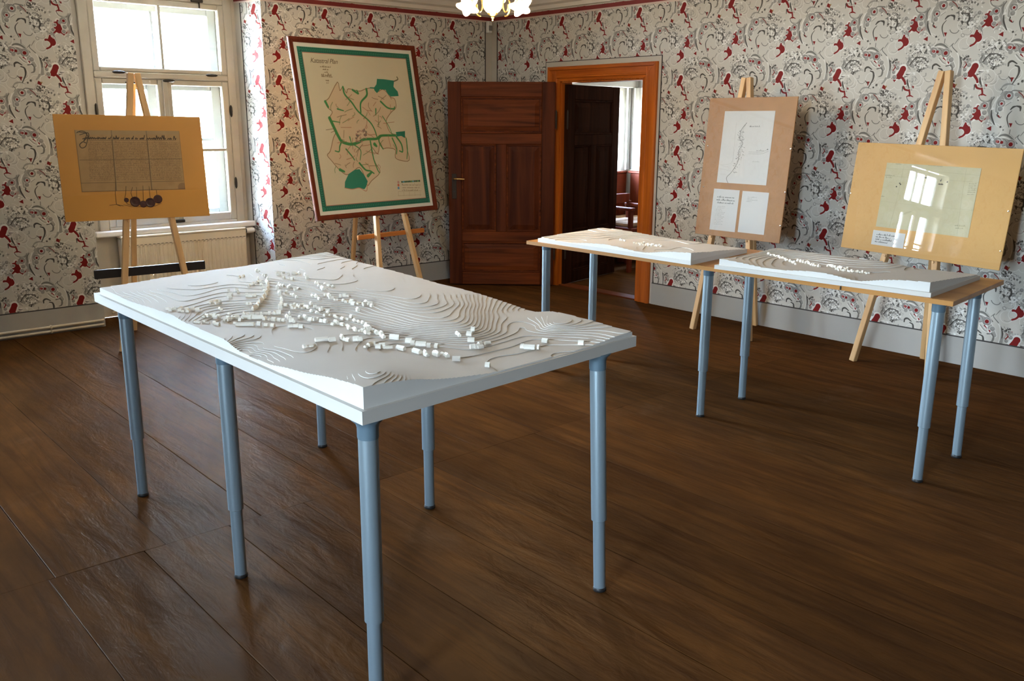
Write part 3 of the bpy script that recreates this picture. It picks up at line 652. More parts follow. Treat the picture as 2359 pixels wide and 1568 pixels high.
# ------------------------------------------------------------------ door casing and leaves
cs = thing('door_1', ((DX0 + DX1) / 2, YD, 0), 'orange-brown moulded wooden casing around the open doorway', None, None, 'structure')
def jamb(xo, xi, out):   # moulded upright from outer edge xo to inner edge xi
    s = 1 if xi > xo else -1
    prof = [(0, 0), (0, .022), (.012, .034), (.030, .034), (.036, .024), (.100, .020), (.106, .026), (.120, .026), (.128, .016), (.165, .012), (.165, 0)]
    w = abs(xi - xo)
    return [(xo + s * a * w / .165, YD - b) for a, b in prof]
for xo, xi in ((-6.462, DX0), (-5.115, DX1)):
    MB().prism(jamb(xo, xi, 1), 0, 2.082).build('casing_upright', M_CASE, cs)
prof = [(0, 0), (0, .022), (.012, .034), (.030, .034), (.036, .024), (.085, .020), (.090, .026), (.100, .026), (.108, .016), (.132, .012), (.132, 0)]
vs = []; n = len(prof)
for x, k_ in ((-6.462, 1), (-5.115, -1)):
    for a, b in prof: vs.append((x + k_ * a * 1.2, YD - b - .001, 2.084 - a))
m = MB(); m.add(vs, [(i, (i + 1) % n, n + (i + 1) % n, n + i) for i in range(n)] + [tuple(range(n))[::-1], tuple(range(n, 2 * n))]); m.build('casing_head', M_CASEH, cs)
m = MB(); m.span((DX0 - .002, YD, 0), (DX0 + .012, YD + .14, DZ)); m.span((DX1 - .012, YD, 0), (DX1 + .002, YD + .14, DZ)); m.span((DX0, YD, DZ - .012), (DX1, YD + .14, DZ + .002)); m.build('lining', M_CASE, cs)
m = MB(); m.span((DX0, YD + .002, -.03), (DX1, YD + .14, .012), .004); m.build('threshold', M_DOORH, cs)
def leaf(name, label, H, F, ht, th, mv, mh, flip, brass, front=1):
    """panelled leaf from hinge H to free end F; front = side of the visible face"""
    H, F = np.array([*H, 0.]), np.array([*F, 0.]); u = F - H; L = np.linalg.norm(u); u /= L; n = np.cross((0, 0, 1), u) * front
    A = np.array([u, n, (0, 0, 1)]); root = thing(name, (H + F) / 2, label, None, None, 'structure')
    def bb(nm, a0, a1, zz0, zz1, d, th_, mt, bev=.004, par=root):
        return MB().box(H + u * (a0 + a1) / 2 + n * d + np.array([0, 0, (zz0 + zz1) / 2]), (a1 - a0, th_, zz1 - zz0), A, bev).build(nm, mt, par)
    sw, k_ = .125, ht / 1.945
    Z = [.012, .13 * k_, .433 * k_, .533 * k_, 1.37 * k_, 1.47 * k_, 1.807 * k_, ht]
    bb('stile', 0, sw, Z[0], Z[7], 0, th, mv); bb('stile', L - sw, L, Z[0], Z[7], 0, th, mv)
    for a, b in ((0, 1), (2, 3), (4, 5), (6, 7)): bb('rail', sw, L - sw, Z[a], Z[b], 0, th, mh)
    bb('muntin', L / 2 - .05, L / 2 + .05, Z[3], Z[4], 0, th, mv)
    for a0, a1, zz0, zz1 in ((sw, L - sw, Z[1], Z[2]), (sw, L / 2 - .05, Z[3], Z[4]), (L / 2 + .05, L - sw, Z[3], Z[4]), (sw, L - sw, Z[5], Z[6])):
        bb('panel_bed', a0 - .005, a1 + .005, zz0 - .005, zz1 + .005, 0, .012, mv, 0)
        for sd in (1, -1):   # raised and fielded panel
            g = .022; p = .045; m = MB(); c0 = [(a0 + g, zz0 + g), (a1 - g, zz0 + g), (a1 - g, zz1 - g), (a0 + g, zz1 - g)]; c1 = [(a0 + p + g, zz0 + p + g), (a1 - p - g, zz0 + p + g), (a1 - p - g, zz1 - p - g), (a0 + p + g, zz1 - p - g)]
            vs = [H + u * a + n * sd * .0055 + np.array([0, 0, z]) for a, z in c0] + [H + u * a + n * sd * .015 + np.array([0, 0, z]) for a, z in c1]
            fs = [(0, 1, 5, 4), (1, 2, 6, 5), (2, 3, 7, 6), (3, 0, 4, 7), (4, 5, 6, 7)]; fl_ = (sd * front) < 0
            m.add(vs, fs if not fl_ else [f[::-1] for f in fs]); m.build('raised_panel', mh if a1 - a0 > .5 else mv, root)
            # quirk moulding round the panel
            q = MB()
            for (xa, za, xb, zb) in ((a0, zz0, a1, zz0 + .016), (a0, zz1 - .016, a1, zz1), (a0, zz0 + .016, a0 + .016, zz1 - .016), (a1 - .016, zz0 + .016, a1, zz1 - .016)):
                q.box(H + u * (xa + xb) / 2 + n * sd * .012 + np.array([0, 0, (za + zb) / 2]), (xb - xa, .012, zb - za), A, .005)
            q.build('panel_moulding', mh, root)
    if brass:
        pz = 1.005; a = L - .055
        pt = bb('lock_plate', a - .022, a + .022, .85, 1.09, th / 2 + .0025, .005, M_LOCK, .002)
        hd = MB(); P = lambda aa, dd, z: H + u * aa + n * (th / 2 + dd) + np.array([0, 0, z])
        hd.tube([P(a, .004, 1.043), P(a, .045, 1.043), P(a - .012, .055, 1.043), P(a - .05, .057, 1.043), P(a - .105, .056, 1.041)], [.008, .008, .009, .0085, .007], 10); hd.build('door_handle', M_BRASS, root)
        MB().lathe(P(a, .006, .92), n, [(.008, 0), (.008, .003)], 12).build('keyhole', M_BLACK, root)
    for z in (.35, 1.60):
        m = MB(); c = H - u * .010 + n * (th / 2 + .006); m.tube([c + np.array([0, 0, z - .09]), c + np.array([0, 0, z - .075]), c + np.array([0, 0, z + .075]), c + np.array([0, 0, z + .09])], [.003, .008, .008, .003], 10); m.build('hinge', M_LOCK, root)
    return root
leaf('door_2', 'dark red-brown panelled door leaf standing open into the room', (-6.305, 6.095), (-7.014, 5.361), 1.945, .042, M_DOOR, M_DOORH, False, True, 1)
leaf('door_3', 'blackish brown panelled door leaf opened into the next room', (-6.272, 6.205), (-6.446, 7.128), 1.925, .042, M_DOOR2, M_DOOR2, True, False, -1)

# ------------------------------------------------------------------ next room, seen through the doorway
R2X = -3.4
m = MB(); m.span((-7.45, YD + .14, 0), (-7.30, 7.25, 2.9)); m.span((-7.45, 8.15, 0), (-7.30, 8.40, 2.9)); m.span((-7.45, 7.25, 0), (-7.30, 8.15, .95)); m.span((-7.45, 7.25, 1.93), (-7.30, 8.15, 2.9))
M_ROOM2 = mat('pale_room_paint', (.50, .48, .43), .7, var=.03)
struct(m, 'wall_side', M_ROOM2, 'pale outer wall of the next room beyond the doorway')
struct(MB().span((-7.45, 8.28, 0), (R2X, 8.42, 2.9)), 'wall_far', M_ROOM2, 'pale far wall of the next room beyond the doorway')
struct(MB().span((R2X, YD + .14, 0), (R2X + .1, 8.42, 2.9)), 'wall_end', M_BENCH, 'hidden end wall of the next room, darkened to dim it')  # unseen wall, given dark wood to lower the bounce in this room
r2 = thing('window_5', (-7.36, 7.7, .95), 'narrow window of the next room beside a white curtain', None, None, 'structure')
m = MB(); m.span((-7.42, 7.25, .95), (-7.36, 7.30, 1.93)); m.span((-7.42, 8.12, .95), (-7.36, 8.15, 1.93)); m.span((-7.42, 7.30, .95), (-7.36, 8.12, 1.0)); m.span((-7.42, 7.30, 1.88), (-7.36, 8.12, 1.93)); m.build('sash', M_WINOUT, r2)
for z in (1.42,): MB().span((-7.41, 7.30, z - .015), (-7.37, 8.12, z + .015)).build('glazing_bar', M_WINOUT, r2)
for a, b in ((1.0, 1.405), (1.435, 1.88)): MB().span((-7.392, 7.30, a), (-7.388, 8.12, b)).build('pane', M_PANE, r2)
o = MB().span((-7.30, 6.45, 1.965), (-7.17, 8.28, 2.06), .006).build('curtain_pelmet', M_ROOM2, None, (-7.24, 7.4, 1.965)); tag(o, 'plain pale pelmet board above the curtain in the next room', 'pelmet')
m = MB(); vs = []; N = 90
for i in range(N + 1):     # hangs round the corner : along the window wall, then along the far wall
    t = .50 * i / N; wv = .014 * math.sin(i * .95) + .005 * math.sin(i * 2.3); f = min(max((t - .085) / .03, 0), 1)
    x, y = (-7.225 + wv) * (1 - f) + (-7.20 + (t - .10)) * f, (8.145 + t) * (1 - f) + (8.215 + wv) * f
    dx, dy = -.004 * (1 - f), .004 * f
    vs += [(x, y, 1.03), (x, y, 1.962), (x + dx, y + dy, 1.962), (x + dx, y + dy, 1.03)]
fs = []
for i in range(N):
    for q in range(4): fs.append((4 * i + q, 4 * (i + 1) + q, 4 * (i + 1) + (q + 1) % 4, 4 * i + (q + 1) % 4))
fs += [(0, 1, 2, 3), (4 * N, 4 * N + 3, 4 * N + 2, 4 * N + 1)]
m.add(vs, fs, 0, True); tag(m.build('curtain', M_CURTAIN, None, (-7.23, 8.17, 1.03)), 'white pleated curtain hanging in the corner of the next room', 'curtain')
bn = thing('wall_bench', (-7.08, 7.4, 0), 'red-brown panelled wall bench under the curtained window of the next room', 'bench')
bq = thing('wall_bench', (-6.2, 8.05, 0), 'red-brown panelled wall bench along the far wall of the next room', 'bench')
for y in np.arange(6.74, 8.1, .30): MB().span((-7.295, y, .44), (-7.262, y + .285, .985), .004).build('back_panel', M_BENCH, bn)
for x in np.arange(-7.22, -5.6, .30): MB().span((x, 8.242, .44), (x + .285, 8.275, .985), .004).build('back_panel', M_BENCH, bq)
MB().span((-7.30, 6.70, .985), (-7.245, 8.222, 1.012), .004).build('top_rail', M_BENCH, bn); MB().span((-7.245, 8.225, .985), (-5.62, 8.28, 1.012), .004).build('top_rail', M_BENCH, bq)
MB().span((-7.28, 6.60, .40), (-6.86, 7.82, .445), .005).build('seat', M_BENCH, bn); MB().span((-7.25, 7.83, .40), (-5.62, 8.25, .445), .005).build('seat', M_BENCH, bq)
MB().span((-7.25, 6.62, .445), (-6.88, 7.80, .50), .02).build('seat_cushion', M_CUSH, bn); MB().span((-7.22, 7.86, .445), (-5.64, 8.22, .50), .02).build('seat_cushion', M_CUSH, bq)
for x, y, b in ((-6.90, 6.65, bn), (-6.90, 7.76, bn), (-7.22, 6.65, bn), (-6.88, 7.88, bq), (-5.68, 7.88, bq), (-5.68, 8.20, bq)): MB().span((x - .03, y - .03, 0), (x + .03, y + .03, .40), .004).build('leg', M_BENCH, b)
ch = thing('wooden_armchair', (-6.57, 7.51, 0), 'red-brown wooden armchair with beige seat in front of the wall bench', 'chair')
for x, y, h in ((-6.79, 7.28, .72), (-6.79, 7.74, .72), (-6.35, 7.28, .66), (-6.35, 7.74, .66)): MB().span((x - .022, y - .022, 0), (x + .022, y + .022, h), .004).build('leg', M_BENCH, ch)
MB().span((-6.83, 7.25, .44), (-6.31, 7.77, .48), .006).build('seat', M_BENCH, ch); MB().span((-6.80, 7.30, .48), (-6.35, 7.72, .53), .015).build('seat_cushion', M_CUSH, ch)
for y in (7.28, 7.74): MB().span((-6.83, y - .03, .66), (-6.31, y + .03, .695), .006).build('armrest', M_BENCH, ch)
MB().span((-6.815, 7.28, .70), (-6.775, 7.74, .80), .006).build('backrest', M_BENCH, ch)

# ------------------------------------------------------------------ tables
def gleg(parent, foot, top, ztop, zj=.262):
    f = np.array([*foot, 0.]); t = np.array([*top, ztop]); ax = (t - f) / np.linalg.norm(t - f); L = np.linalg.norm(t - f); P = lambda z: f + ax * z
    g = MB().lathe(P(zj), ax, [(.0235, 0), (.0268, .002), (.0268, L - zj - .055)], 24).build('leg', M_LEG, parent)
    MB().lathe(P(L - .056), ax, [(.0275, 0), (.0285, .004), (.0285, .030), (.032, .042), (.043, .052), (.045, .056)], 24).build('leg_collar', M_LEGCAP, g)
    MB().lathe(P(.012), ax, [(.0212, 0), (.0212, zj - .010)], 24).build('leg_extension', M_LEG, g)
    MB().lathe(f, ax, [(.022, 0), (.0235, .003), (.0235, .010), (.0212, .014)], 20).build('foot_cap', M_BLACK, g)
    return g
def quad(N, L, R): N, L, R = (np.array(p, float) for p in (N, L, R)); return [tuple(N), tuple(L), tuple(L + R - N), tuple(R)]
mt = thing('main_table', (-2.9, 1.7, 0), 'large white-topped table on six silver-blue tube legs in the foreground', 'table')
MN, ML, MR = (-1.852, 1.133), (-3.932, 1.127), (-1.945, 2.281)
MB().prism(quad(MN, ML, MR), .850, .886).build('tabletop', M_WHITE, mt)
for f, t in (((-3.791, 1.199), (-3.785, 1.199)), ((-2.836, 1.207), (-2.842, 1.207)), ((-1.903, 1.178), (-1.900, 1.178)), ((-3.812, 2.095), (-3.81, 2.095)), ((-2.871, 2.071), (-2.874, 2.071)), ((-1.925, 2.113), (-1.966, 2.113))):
    gleg(mt, f, t, .850)
rt = thing('side_table', (-2.8, 4.1, 0), 'long natural wood board table on six silver-blue legs by the door wall', 'table')
SN, SL, SR = (-1.531, 3.803), (-4.096, 3.729), (-1.602, 4.523)
sn, sl, sr = (np.array(p) for p in (SN, SL, SR)); q = lambda u, v: tuple(sn + (sl - sn) * u + (sr - sn) * v)
for a, b in ((0, .1935), (.1945, 1)):
    m = MB().prism([q(a, 0), q(b, 0), q(b, 1), q(a, 1)], .850, .871); m.build('tabletop_board', M_TOP, rt)
def ony(px, py, y): d = ray(px, py); return (CAM + d * (y / d[1]))[:2]
f1 = ony(1258, 650, 3.93); r1 = ony(1366, 660, 4.377)
for f, t in ((f1, f1), ((-2.865, 3.928), (-2.862, 3.928)), ((-1.643, 3.928), (-1.640, 3.928)), (r1, r1), ((-2.901, 4.377), (-2.905, 4.377)), ((-1.658, 4.377), (-1.668, 4.377))): gleg(rt, f, t, .850, .262)
MB().box((*q(.194, -.001), .860), (.006, .006, .016)).build('edge_clip', M_IRON, rt)

# ------------------------------------------------------------------ relief models cut from stacked card
HOUSES = []
def gable():
    vs = [(x, y, z) for x in (-.5, .5) for y, z in ((-.5, 0), (.5, 0), (.5, .58), (0, 1), (-.5, .58))]
    return vs, [(0, 1, 2, 3, 4)[::-1], (5, 6, 7, 8, 9), (0, 5, 9, 4)[::-1], (1, 2, 7, 6)[::-1], (2, 3, 8, 7)[::-1], (3, 4, 9, 8)[::-1], (0, 1, 6, 5)]
def houseme():
    me = bpy.data.meshes.new('house'); v, f = gable(); me.from_pydata(v, [], f); me.materials.append(M_HOUSE); me.update(); return me
HME = houseme()
class Relief:
    def __init__(s, name, label, N, L, R, zt, hints, pxh, dh, nx, ny, group=None, plinth=None, wav=.0011, seed=1):
        s.N, s.L, s.R, s.zt = (*(np.array(p, float) for p in (N, L, R)), zt)
        s.root = thing(name, (*(s.N + s.L + s.R + s.R + s.L - s.N)[:2] / 4, zt), label, 'model', group)
        s.su, s.sv = np.linalg.norm(s.L - s.N), np.linalg.norm(s.R - s.N)
        pts = [(u * s.su, v * s.sv, h) for u, v, h in hints]
        for px, py, h in pxh:
            u, v = s.px(px, py, h); pts.append((u * s.su, v * s.sv, h))
        P = np.array(pts); s.P = P
        def K(d): return np.where(d > 1e-9, d * d * np.log(np.maximum(d, 1e-9)), 0)
        n = len(P); A = np.zeros((n + 3, n + 3)); D = np.hypot(P[:, None, 0] - P[None, :, 0], P[:, None, 1] - P[None, :, 1])
        A[:n, :n] = K(D) + np.eye(n) * 1.5e-3; A[:n, n] = 1; A[:n, n + 1:] = P[:, :2]; A[n, :n] = 1; A[n + 1:, :n] = P[:, :2].T
        c = np.linalg.solve(A, np.append(P[:, 2], [0, 0, 0])); ph = np.random.RandomState(seed).rand(8, 3) * 6.28
        hmax = P[:, 2].max() * 1.06
        def H(x, y):
            x, y = np.asarray(x, float), np.asarray(y, float); d = np.hypot(x[..., None] - P[:, 0], y[..., None] - P[:, 1])
            h = (K(d) * c[:n]).sum(-1) + c[n] + c[n + 1] * x + c[n + 2] * y
            for k, (a, b) in enumerate(((9, 4), (-5, 11), (17, 9), (13, -19), (31, 12), (-22, 27))): h = h + wav / (1 + k * .55) * np.sin(a * x + b * y + ph[k, 0])
            return np.clip(h, .0015, hmax)
        s.H = H; s.dh = dh
        s.layers(nx, ny)
        s.nh = 0
        if plinth: pass
    def xy(s, u, v): return s.N + (s.L - s.N) * u + (s.R - s.N) * v
    def px(s, px, py, h):
        d = ray(px, py); p = (CAM + d * ((s.zt + h - CAM[2]) / d[2]))[:2] - s.N
        return np.linalg.solve(np.array([s.L - s.N, s.R - s.N]).T, p)
    def hit(s, px, py):
        h = .02
        for _ in range(6):
            u, v = s.px(px, py, h); h = float(s.H(np.clip(u, 0, 1) * s.su, np.clip(v, 0, 1) * s.sv)); h = (math.floor(h / s.dh) + 1) * s.dh
        return u, v, h
    def layers(s, nx, ny):
        gu, gv = np.meshgrid(np.linspace(0, 1, nx + 1), np.linspace(0, 1, ny + 1), indexing='ij'); h = s.H(gu * s.su, gv * s.sv)
        dh = s.dh; K = int(math.floor(h.max() / dh)) + 1
        lo = np.minimum(np.minimum(h[:-1, :-1], h[1:, :-1]), np.minimum(h[:-1, 1:], h[1:, 1:])); hi = np.maximum(np.maximum(h[:-1, :-1], h[1:, :-1]), np.maximum(h[:-1, 1:], h[1:, 1:]))
        lab0 = np.full((nx, ny), -1)
        for k in range(K):
            t = k * dh; inn = (hi > t) if k else np.ones((nx, ny), bool); need = inn & ((lo < t + dh * 1.02) if k else True)
            need[0] |= inn[0]; need[-1] |= inn[-1]; need[:, 0] |= inn[:, 0]; need[:, -1] |= inn[:, -1]
            seen = np.zeros((nx, ny), bool)
            for st in np.argwhere(inn):          # each connected piece of a layer is one sheet of card
                if seen[tuple(st)]: continue
                comp = []; stack = [tuple(st)]; seen[tuple(st)] = True
                while stack:
                    i, j = stack.pop(); comp.append((i, j))
                    for (a, b), (c, d) in (((i + 1, j), (i + 1, j + 1)), ((i, j), (i, j + 1)), ((i, j + 1), (i + 1, j + 1)), ((i, j), (i + 1, j))):
                        ni, nj = (i + 1, j) if (a, b) == (i + 1, j) else ((i - 1, j) if (c, d) == (i, j + 1) else ((i, j + 1) if (a, b) == (i, j + 1) else (i, j - 1)))
                        if 0 <= ni < nx and 0 <= nj < ny and inn[ni, nj] and not seen[ni, nj] and (k == 0 or h[a, b] > t or h[c, d] > t): seen[ni, nj] = True; stack.append((ni, nj))
                if len(comp) < 3: continue
                s.card([c for c in comp if need[c]], h, t, k, nx, ny)
    def card(s, cells, h, t, k, nx, ny):
        m = MB(); z0, z1 = s.zt + k * s.dh, s.zt + (k + 1) * s.dh; vid = {}
        def V(p, lev):
            key = (round(p[0], 4), round(p[1], 4), lev)
            if key not in vid:
                x, y = s.xy(p[0] / nx, p[1] / ny); vid[key] = len(m.v); m.v.append((x, y, z1 if lev else z0))
            return vid[key]
        for i, j in cells:
            cs = [(i, j), (i + 1, j), (i + 1, j + 1), (i, j + 1)]; poly = []
            for q in range(4):
                a, b = cs[q], cs[(q + 1) % 4]; ha, hb = (h[a] - t, h[b] - t) if k else (1, 1)
                if ha > 0: poly.append((a, 0))
                if (ha > 0) != (hb > 0): f = ha / (ha - hb); poly.append(((a[0] + (b[0] - a[0]) * f, a[1] + (b[1] - a[1]) * f), 1))
            if len(poly) < 3: continue
            n = len(poly); fs = [tuple(V(p, 1) for p, _ in poly)[::-1]]
            for q in range(n):
                (pa, ca), (pb, cb) = poly[q], poly[(q + 1) % n]
                if (ca and cb) or (pa[0] == pb[0] and pa[0] in (0, nx)) or (pa[1] == pb[1] and pa[1] in (0, ny)): fs.append((V(pa, 1), V(pb, 1), V(pb, 0), V(pa, 0)))
            for f_, mi_ in zip(fs, [0] + [1] * n):
                if len(set(f_)) == len(f_): m.f.append(f_); m.m.append(mi_); m.sm.append(False)
        if m.f: m.build('contour_layer', [M_MODEL, M_EDGE], s.root)
    def house(s, x, y, z, L, W, Hh, ang):
        if s.zt < .88: L, W, Hh = L * .72, W * .72, Hh * .62
        o = bpy.data.objects.new('house', HME); COL.objects.link(o); o.parent = s.root
        b = ORG[s.root.name]; o.location = (x - b[0], y - b[1], z - b[2] - .0006); o.scale = (L * 1.02, W * .98, Hh * 1.15); o.rotation_euler = (0, 0, ang); s.nh += 1
    def row(s, pts, n, off, sc, jit=0, size=(.013, .010, .010), var=.35, align=True, gap=None):
        P = [np.array((p[0] / sc + off[0], p[1] / sc + off[1])) for p in pts]; D = [0]
        for a, b in zip(P, P[1:]): D.append(D[-1] + np.linalg.norm(b - a))
        for i in range(n):
            t = D[-1] * ((i + .5) / n if n > 1 else .5); k = max(j for j in range(len(D)) if D[j] <= t); k = min(k, max(len(P) - 2, 0))
            if len(P) > 1: f = (t - D[k]) / max(D[k + 1] - D[k], 1e-6); c = P[k] + (P[k + 1] - P[k]) * f
            else: c = P[0]
            c = c + np.array((rnd.uniform(-jit, jit), rnd.uniform(-jit, jit) * .6)) / sc
            u, v, h = s.hit(*c)
            if not (.01 < u < .99 and .012 < v < .988): continue
            x, y = s.xy(u, v)
            if len(P) > 1 and align:
                a_, b_ = s.xy(*s.hit(*P[k])[:2]), s.xy(*s.hit(*P[k + 1])[:2]); ang = math.atan2(*(b_ - a_)[::-1]) + rnd.choice((0, 0, PI / 2)) * (1 if jit > 6 else 0) + rnd.uniform(-.2, .2)
            else: ang = rnd.uniform(0, PI)
            r_ = lambda b: b * rnd.uniform(1 - var, 1 + var)
            s.house(x, y, s.zt + h, r_(size[0]), r_(size[1]), r_(size[2]), ang)

front = [(0, .056), (.05, .052), (.10, .044), (.144, .033), (.2, .022), (.252, .011), (.31, .003), (.345, .008), (.38, .018), (.47, .031), (.53, .034), (.6, .036), (.68, .034), (.76, .029), (.84, .024), (.92, .025), (1, .027)]
right = [(.09, .049), (.15, .044), (.2, .034), (.26, .024), (.32, .015), (.386, .007), (.45, .004), (.6, .003), (.75, .003), (.83, .006), (.92, .012), (1, .013)]
left = [(.06, .028), (.15, .030), (.23, .036), (.37, .040), (.48, .044), (.6, .046), (.715, .050), (.82, .056), (.93, .060), (1, .062)]
back = [(.04, .014), (.08, .018), (.117, .022), (.16, .025), (.2, .022), (.236, .006), (.291, .010), (.348, .020), (.415, .026), (.516, .031), (.607, .036), (.714, .041), (.819, .047), (.9, .054)]
hints = [(u, 0, h) for u, h in front] + [(0, v, h) for v, h in right] + [(1, v, h) for v, h in left] + [(u, 1, h) for u, h in back]
pxh = [(872, 852, .064), (840, 848, .060), (905, 850, .048), (800, 845, .044), (940, 850, .030), (1000, 840, .013), (700, 805, .020), (800, 822, .018), (900, 815, .010), (1050, 815, .006), (1200, 812, .004), (1250, 830, .003), (1350, 808, .003), (1275, 745, .026), (1240, 752, .012), (1300, 762, .014), (1180, 760, .010), (1150, 735, .018), (1100, 760, .022), (1060, 745, .032), (1010, 715, .042), (1090, 715, .030), (930, 690, .048), (850, 655, .053), (950, 780, .013), (980, 745, .034), (900, 735, .032), (860, 760, .020), (780, 765, .018), (700, 757, .017), (640, 752, .018), (560, 752, .018), (450, 745, .025), (660, 700, .030), (605, 655, .043), (500, 690, .036), (400, 690, .038), (320, 680, .034), (700, 640, .052), (480, 772, .033), (520, 788, .031), (560, 765, .028), (600, 772, .024), (640, 785, .021), (600, 803, .021), (585, 826, .011), (625, 826, .015), (680, 832, .019), (545, 812, .024), (620, 775, .018), (780, 690, .040), (860, 705, .036)]
NMUL = .86
big = Relief('relief_model', 'large white stepped contour model of a hilly town on the main table', (-1.866, 1.147), (-3.885, 1.139), (-1.953, 2.268), .886, hints, pxh, .0021, 150, 84)
c1 = ((200, 580), 3.574); c2 = ((840, 600), 3.574)
R1 = [([(470, 515), (620, 545), (830, 580)], 11, 10), ([(560, 490), (950, 490)], 13, 14), ([(640, 472), (900, 476)], 6, 8), ([(740, 572), (1100, 603)], 10, 10), ([(950, 530), (1250, 580)], 14, 28), ([(1100, 480), (1260, 560)], 8, 25),
      ([(1010, 430), (1080, 400)], 3, 6), ([(1060, 432), (1110, 425)], 2, 5), ([(1150, 310), (1200, 390)], 5, 20), ([(1240, 310), (1255, 345)], 3, 12), ([(1300, 370), (1400, 368)], 4, 5), ([(1330, 290), (1420, 250)], 4, 8), ([(1240, 225), (1310, 200)], 2, 4), ([(1390, 150), (1500, 230)], 6, 18),
      ([(1410, 220), (1465, 330)], 6, 8), ([(1310, 430), (1360, 438)], 2, 3), ([(1560, 190), (1750, 180), (1830, 225)], 10, 18), ([(1600, 225), (1700, 230)], 4, 14), ([(1570, 260), (1740, 320)], 8, 20), ([(1640, 340), (1740, 380)], 5, 8),
      ([(1870, 250), (1960, 320)], 6, 6), ([(1960, 270), (2030, 290)], 4, 10), ([(1840, 350), (1930, 400)], 4, 8), ([(1950, 350), (2060, 400)], 5, 8), ([(2070, 370), (2160, 370)], 4, 5), ([(2100, 410), (2330, 440)], 12, 16), ([(2225, 480), (2240, 490)], 1, 2),
      ([(1640, 450), (1780, 470)], 7, 14), ([(1700, 420), (1900, 500)], 8, 18), ([(1830, 430), (2000, 520)], 8, 20), ([(1270, 512), (1600, 512)], 10, 7), ([(1450, 560), (1640, 572)], 6, 8), ([(1640, 520), (1730, 600)], 9, 28), ([(1650, 625), (1780, 622)], 4, 10),
      ([(1390, 605), (1560, 615)], 3, 4), ([(1760, 540), (1950, 580), (2150, 620)], 17, 20), ([(1950, 520), (2200, 560), (2330, 640)], 15, 20), ([(2130, 620), (2350, 685)], 10, 12)]
for pts, n, j in R1: big.row(pts, max(1, round(n * NMUL)), *c1, j)
big.row([(1575, 300), (1600, 400), (1590, 490)], 8, *c1, 9, (.012, .010, .017)); big.row([(1290, 550), (1440, 550)], 3, *c1, 2, (.034, .013, .013), .1)
big.row([(1222, 606), (1382, 606)], 1, *c1, 0, (.062, .014, .011), .02)
big.row([(1895, 733), (1970, 731)], 1, *c1, 0, (.040, .015, .012), .02); big.row([(2000, 735), (2040, 732)], 1, *c1, 0, (.022, .015, .012), .05); big.row([(2090, 722), (2160, 735)], 3, *c1, 4, (.015, .013, .013)); big.row([(2200, 730), (2260, 730)], 2, *c1, 2, (.018, .014, .013), .1); big.row([(1780, 792), (1885, 772)], 4, *c1, 3, (.010, .010, .009)); big.row([(2285, 790), (2335, 772)], 2, *c1, 2)
R2 = [([(0, 350), (75, 378)], 3, 5), ([(0, 545), (180, 645)], 9, 16), ([(205, 640), (285, 652)], 2, 3), ([(100, 720), (220, 722)], 4, 3), ([(490, 775), (520, 788)], 2, 3), ([(575, 778), (610, 792)], 3, 6), ([(640, 772), (695, 798)], 3, 6), ([(755, 600), (785, 628)], 2, 3), ([(870, 725), (970, 720)], 3, 6), ([(915, 705), (1045, 685)], 2, 3), ([(585, 715), (600, 716)], 1, 0)]
for pts, n, j in R2: big.row(pts, n, *c2, j, (.015, .012, .012))
for pts, L_ in (([(345, 672), (385, 682)], .022), ([(385, 690), (410, 692)], .014), ([(430, 700), (500, 708)], .034), ([(515, 712), (540, 712)], .013), ([(35, 698), (85, 700)], .02), ([(262, 725), (335, 742)], .034), ([(390, 748), (470, 770)], .036), ([(725, 820), (785, 825)], .024), ([(995, 872), (1030, 873)], .014), ([(840, 612), (885, 620)], .018), ([(872, 578), (912, 578)], .014), ([(848, 668), (905, 675)], .022), ([(1455, 670), (1515, 675)], .02), ([(1282, 717), (1312, 720)], .011), ([(1315, 722), (1398, 730)], .034), ([(1412, 725), (1440, 727)], .011), ([(1752, 690), (1808, 690)], .018), ([(1880, 715), (1900, 716)], .008)):
    big.row(pts, 1, *c2, 0, (L_, .014, .013), .02)
# the long curved terrace of houses climbing to the hilltop
for i, (pts) in enumerate([[(1478, 250), (1490, 275)], [(1490, 275), (1492, 305)], [(1492, 305), (1484, 338)], [(1484, 338), (1468, 370)], [(1468, 370), (1446, 400)], [(1446, 400), (1420, 432)], [(1420, 432), (1395, 462)], [(1395, 462), (1372, 488)]]):
    big.row(pts, 1, *c1, 0, (.036, .010, .016), .03)
c7 = ((1180, 400), 3.647); c8 = ((1719, 480), 3.647)
zt2 = .871
def side_model(name, label, N, L, R, fr, rg, lf, bk, px, group):
    h = [(u, 0, z) for u, z in fr] + [(0, v, z) for v, z in rg] + [(1, v, z) for v, z in lf] + [(u, 1, z) for u, z in bk]
    return Relief(name, label, N, L, R, zt2, h, px, .0027, 80, 50, None, None, .0006, 5)
A_ = side_model('valley_model', 'white contour model of a valley on the left end of the wood table', (-2.844, 3.742), (-3.985, 3.752), (-2.912, 4.337), [(0, .062), (.1, .055), (.163, .047), (.289, .028), (.36, .032), (.43, .037), (.561, .040), (.66, .033), (.751, .024), (.841, .022), (1, .032)], [(.2, .056), (.43, .045), (.75, .033), (1, .022)], [(.05, .030), (.37, .034), (.7, .033), (.95, .038)], [(.2, .024), (.37, .025), (.518, .027), (.691, .036), (.91, .040), (1, .036)], [(1440, 552, .022), (1490, 562, .022), (1540, 574, .022), (1380, 545, .03), (1600, 588, .03)], None)
for pts, n, j in (([(900, 555), (950, 572)], 4, 5), ([(1010, 585), (1130, 592)], 8, 7), ([(1130, 592), (1260, 615)], 8, 5), ([(1060, 600), (1180, 612)], 5, 4)): A_.row(pts, n, *c7, j, (.014, .011, .014))
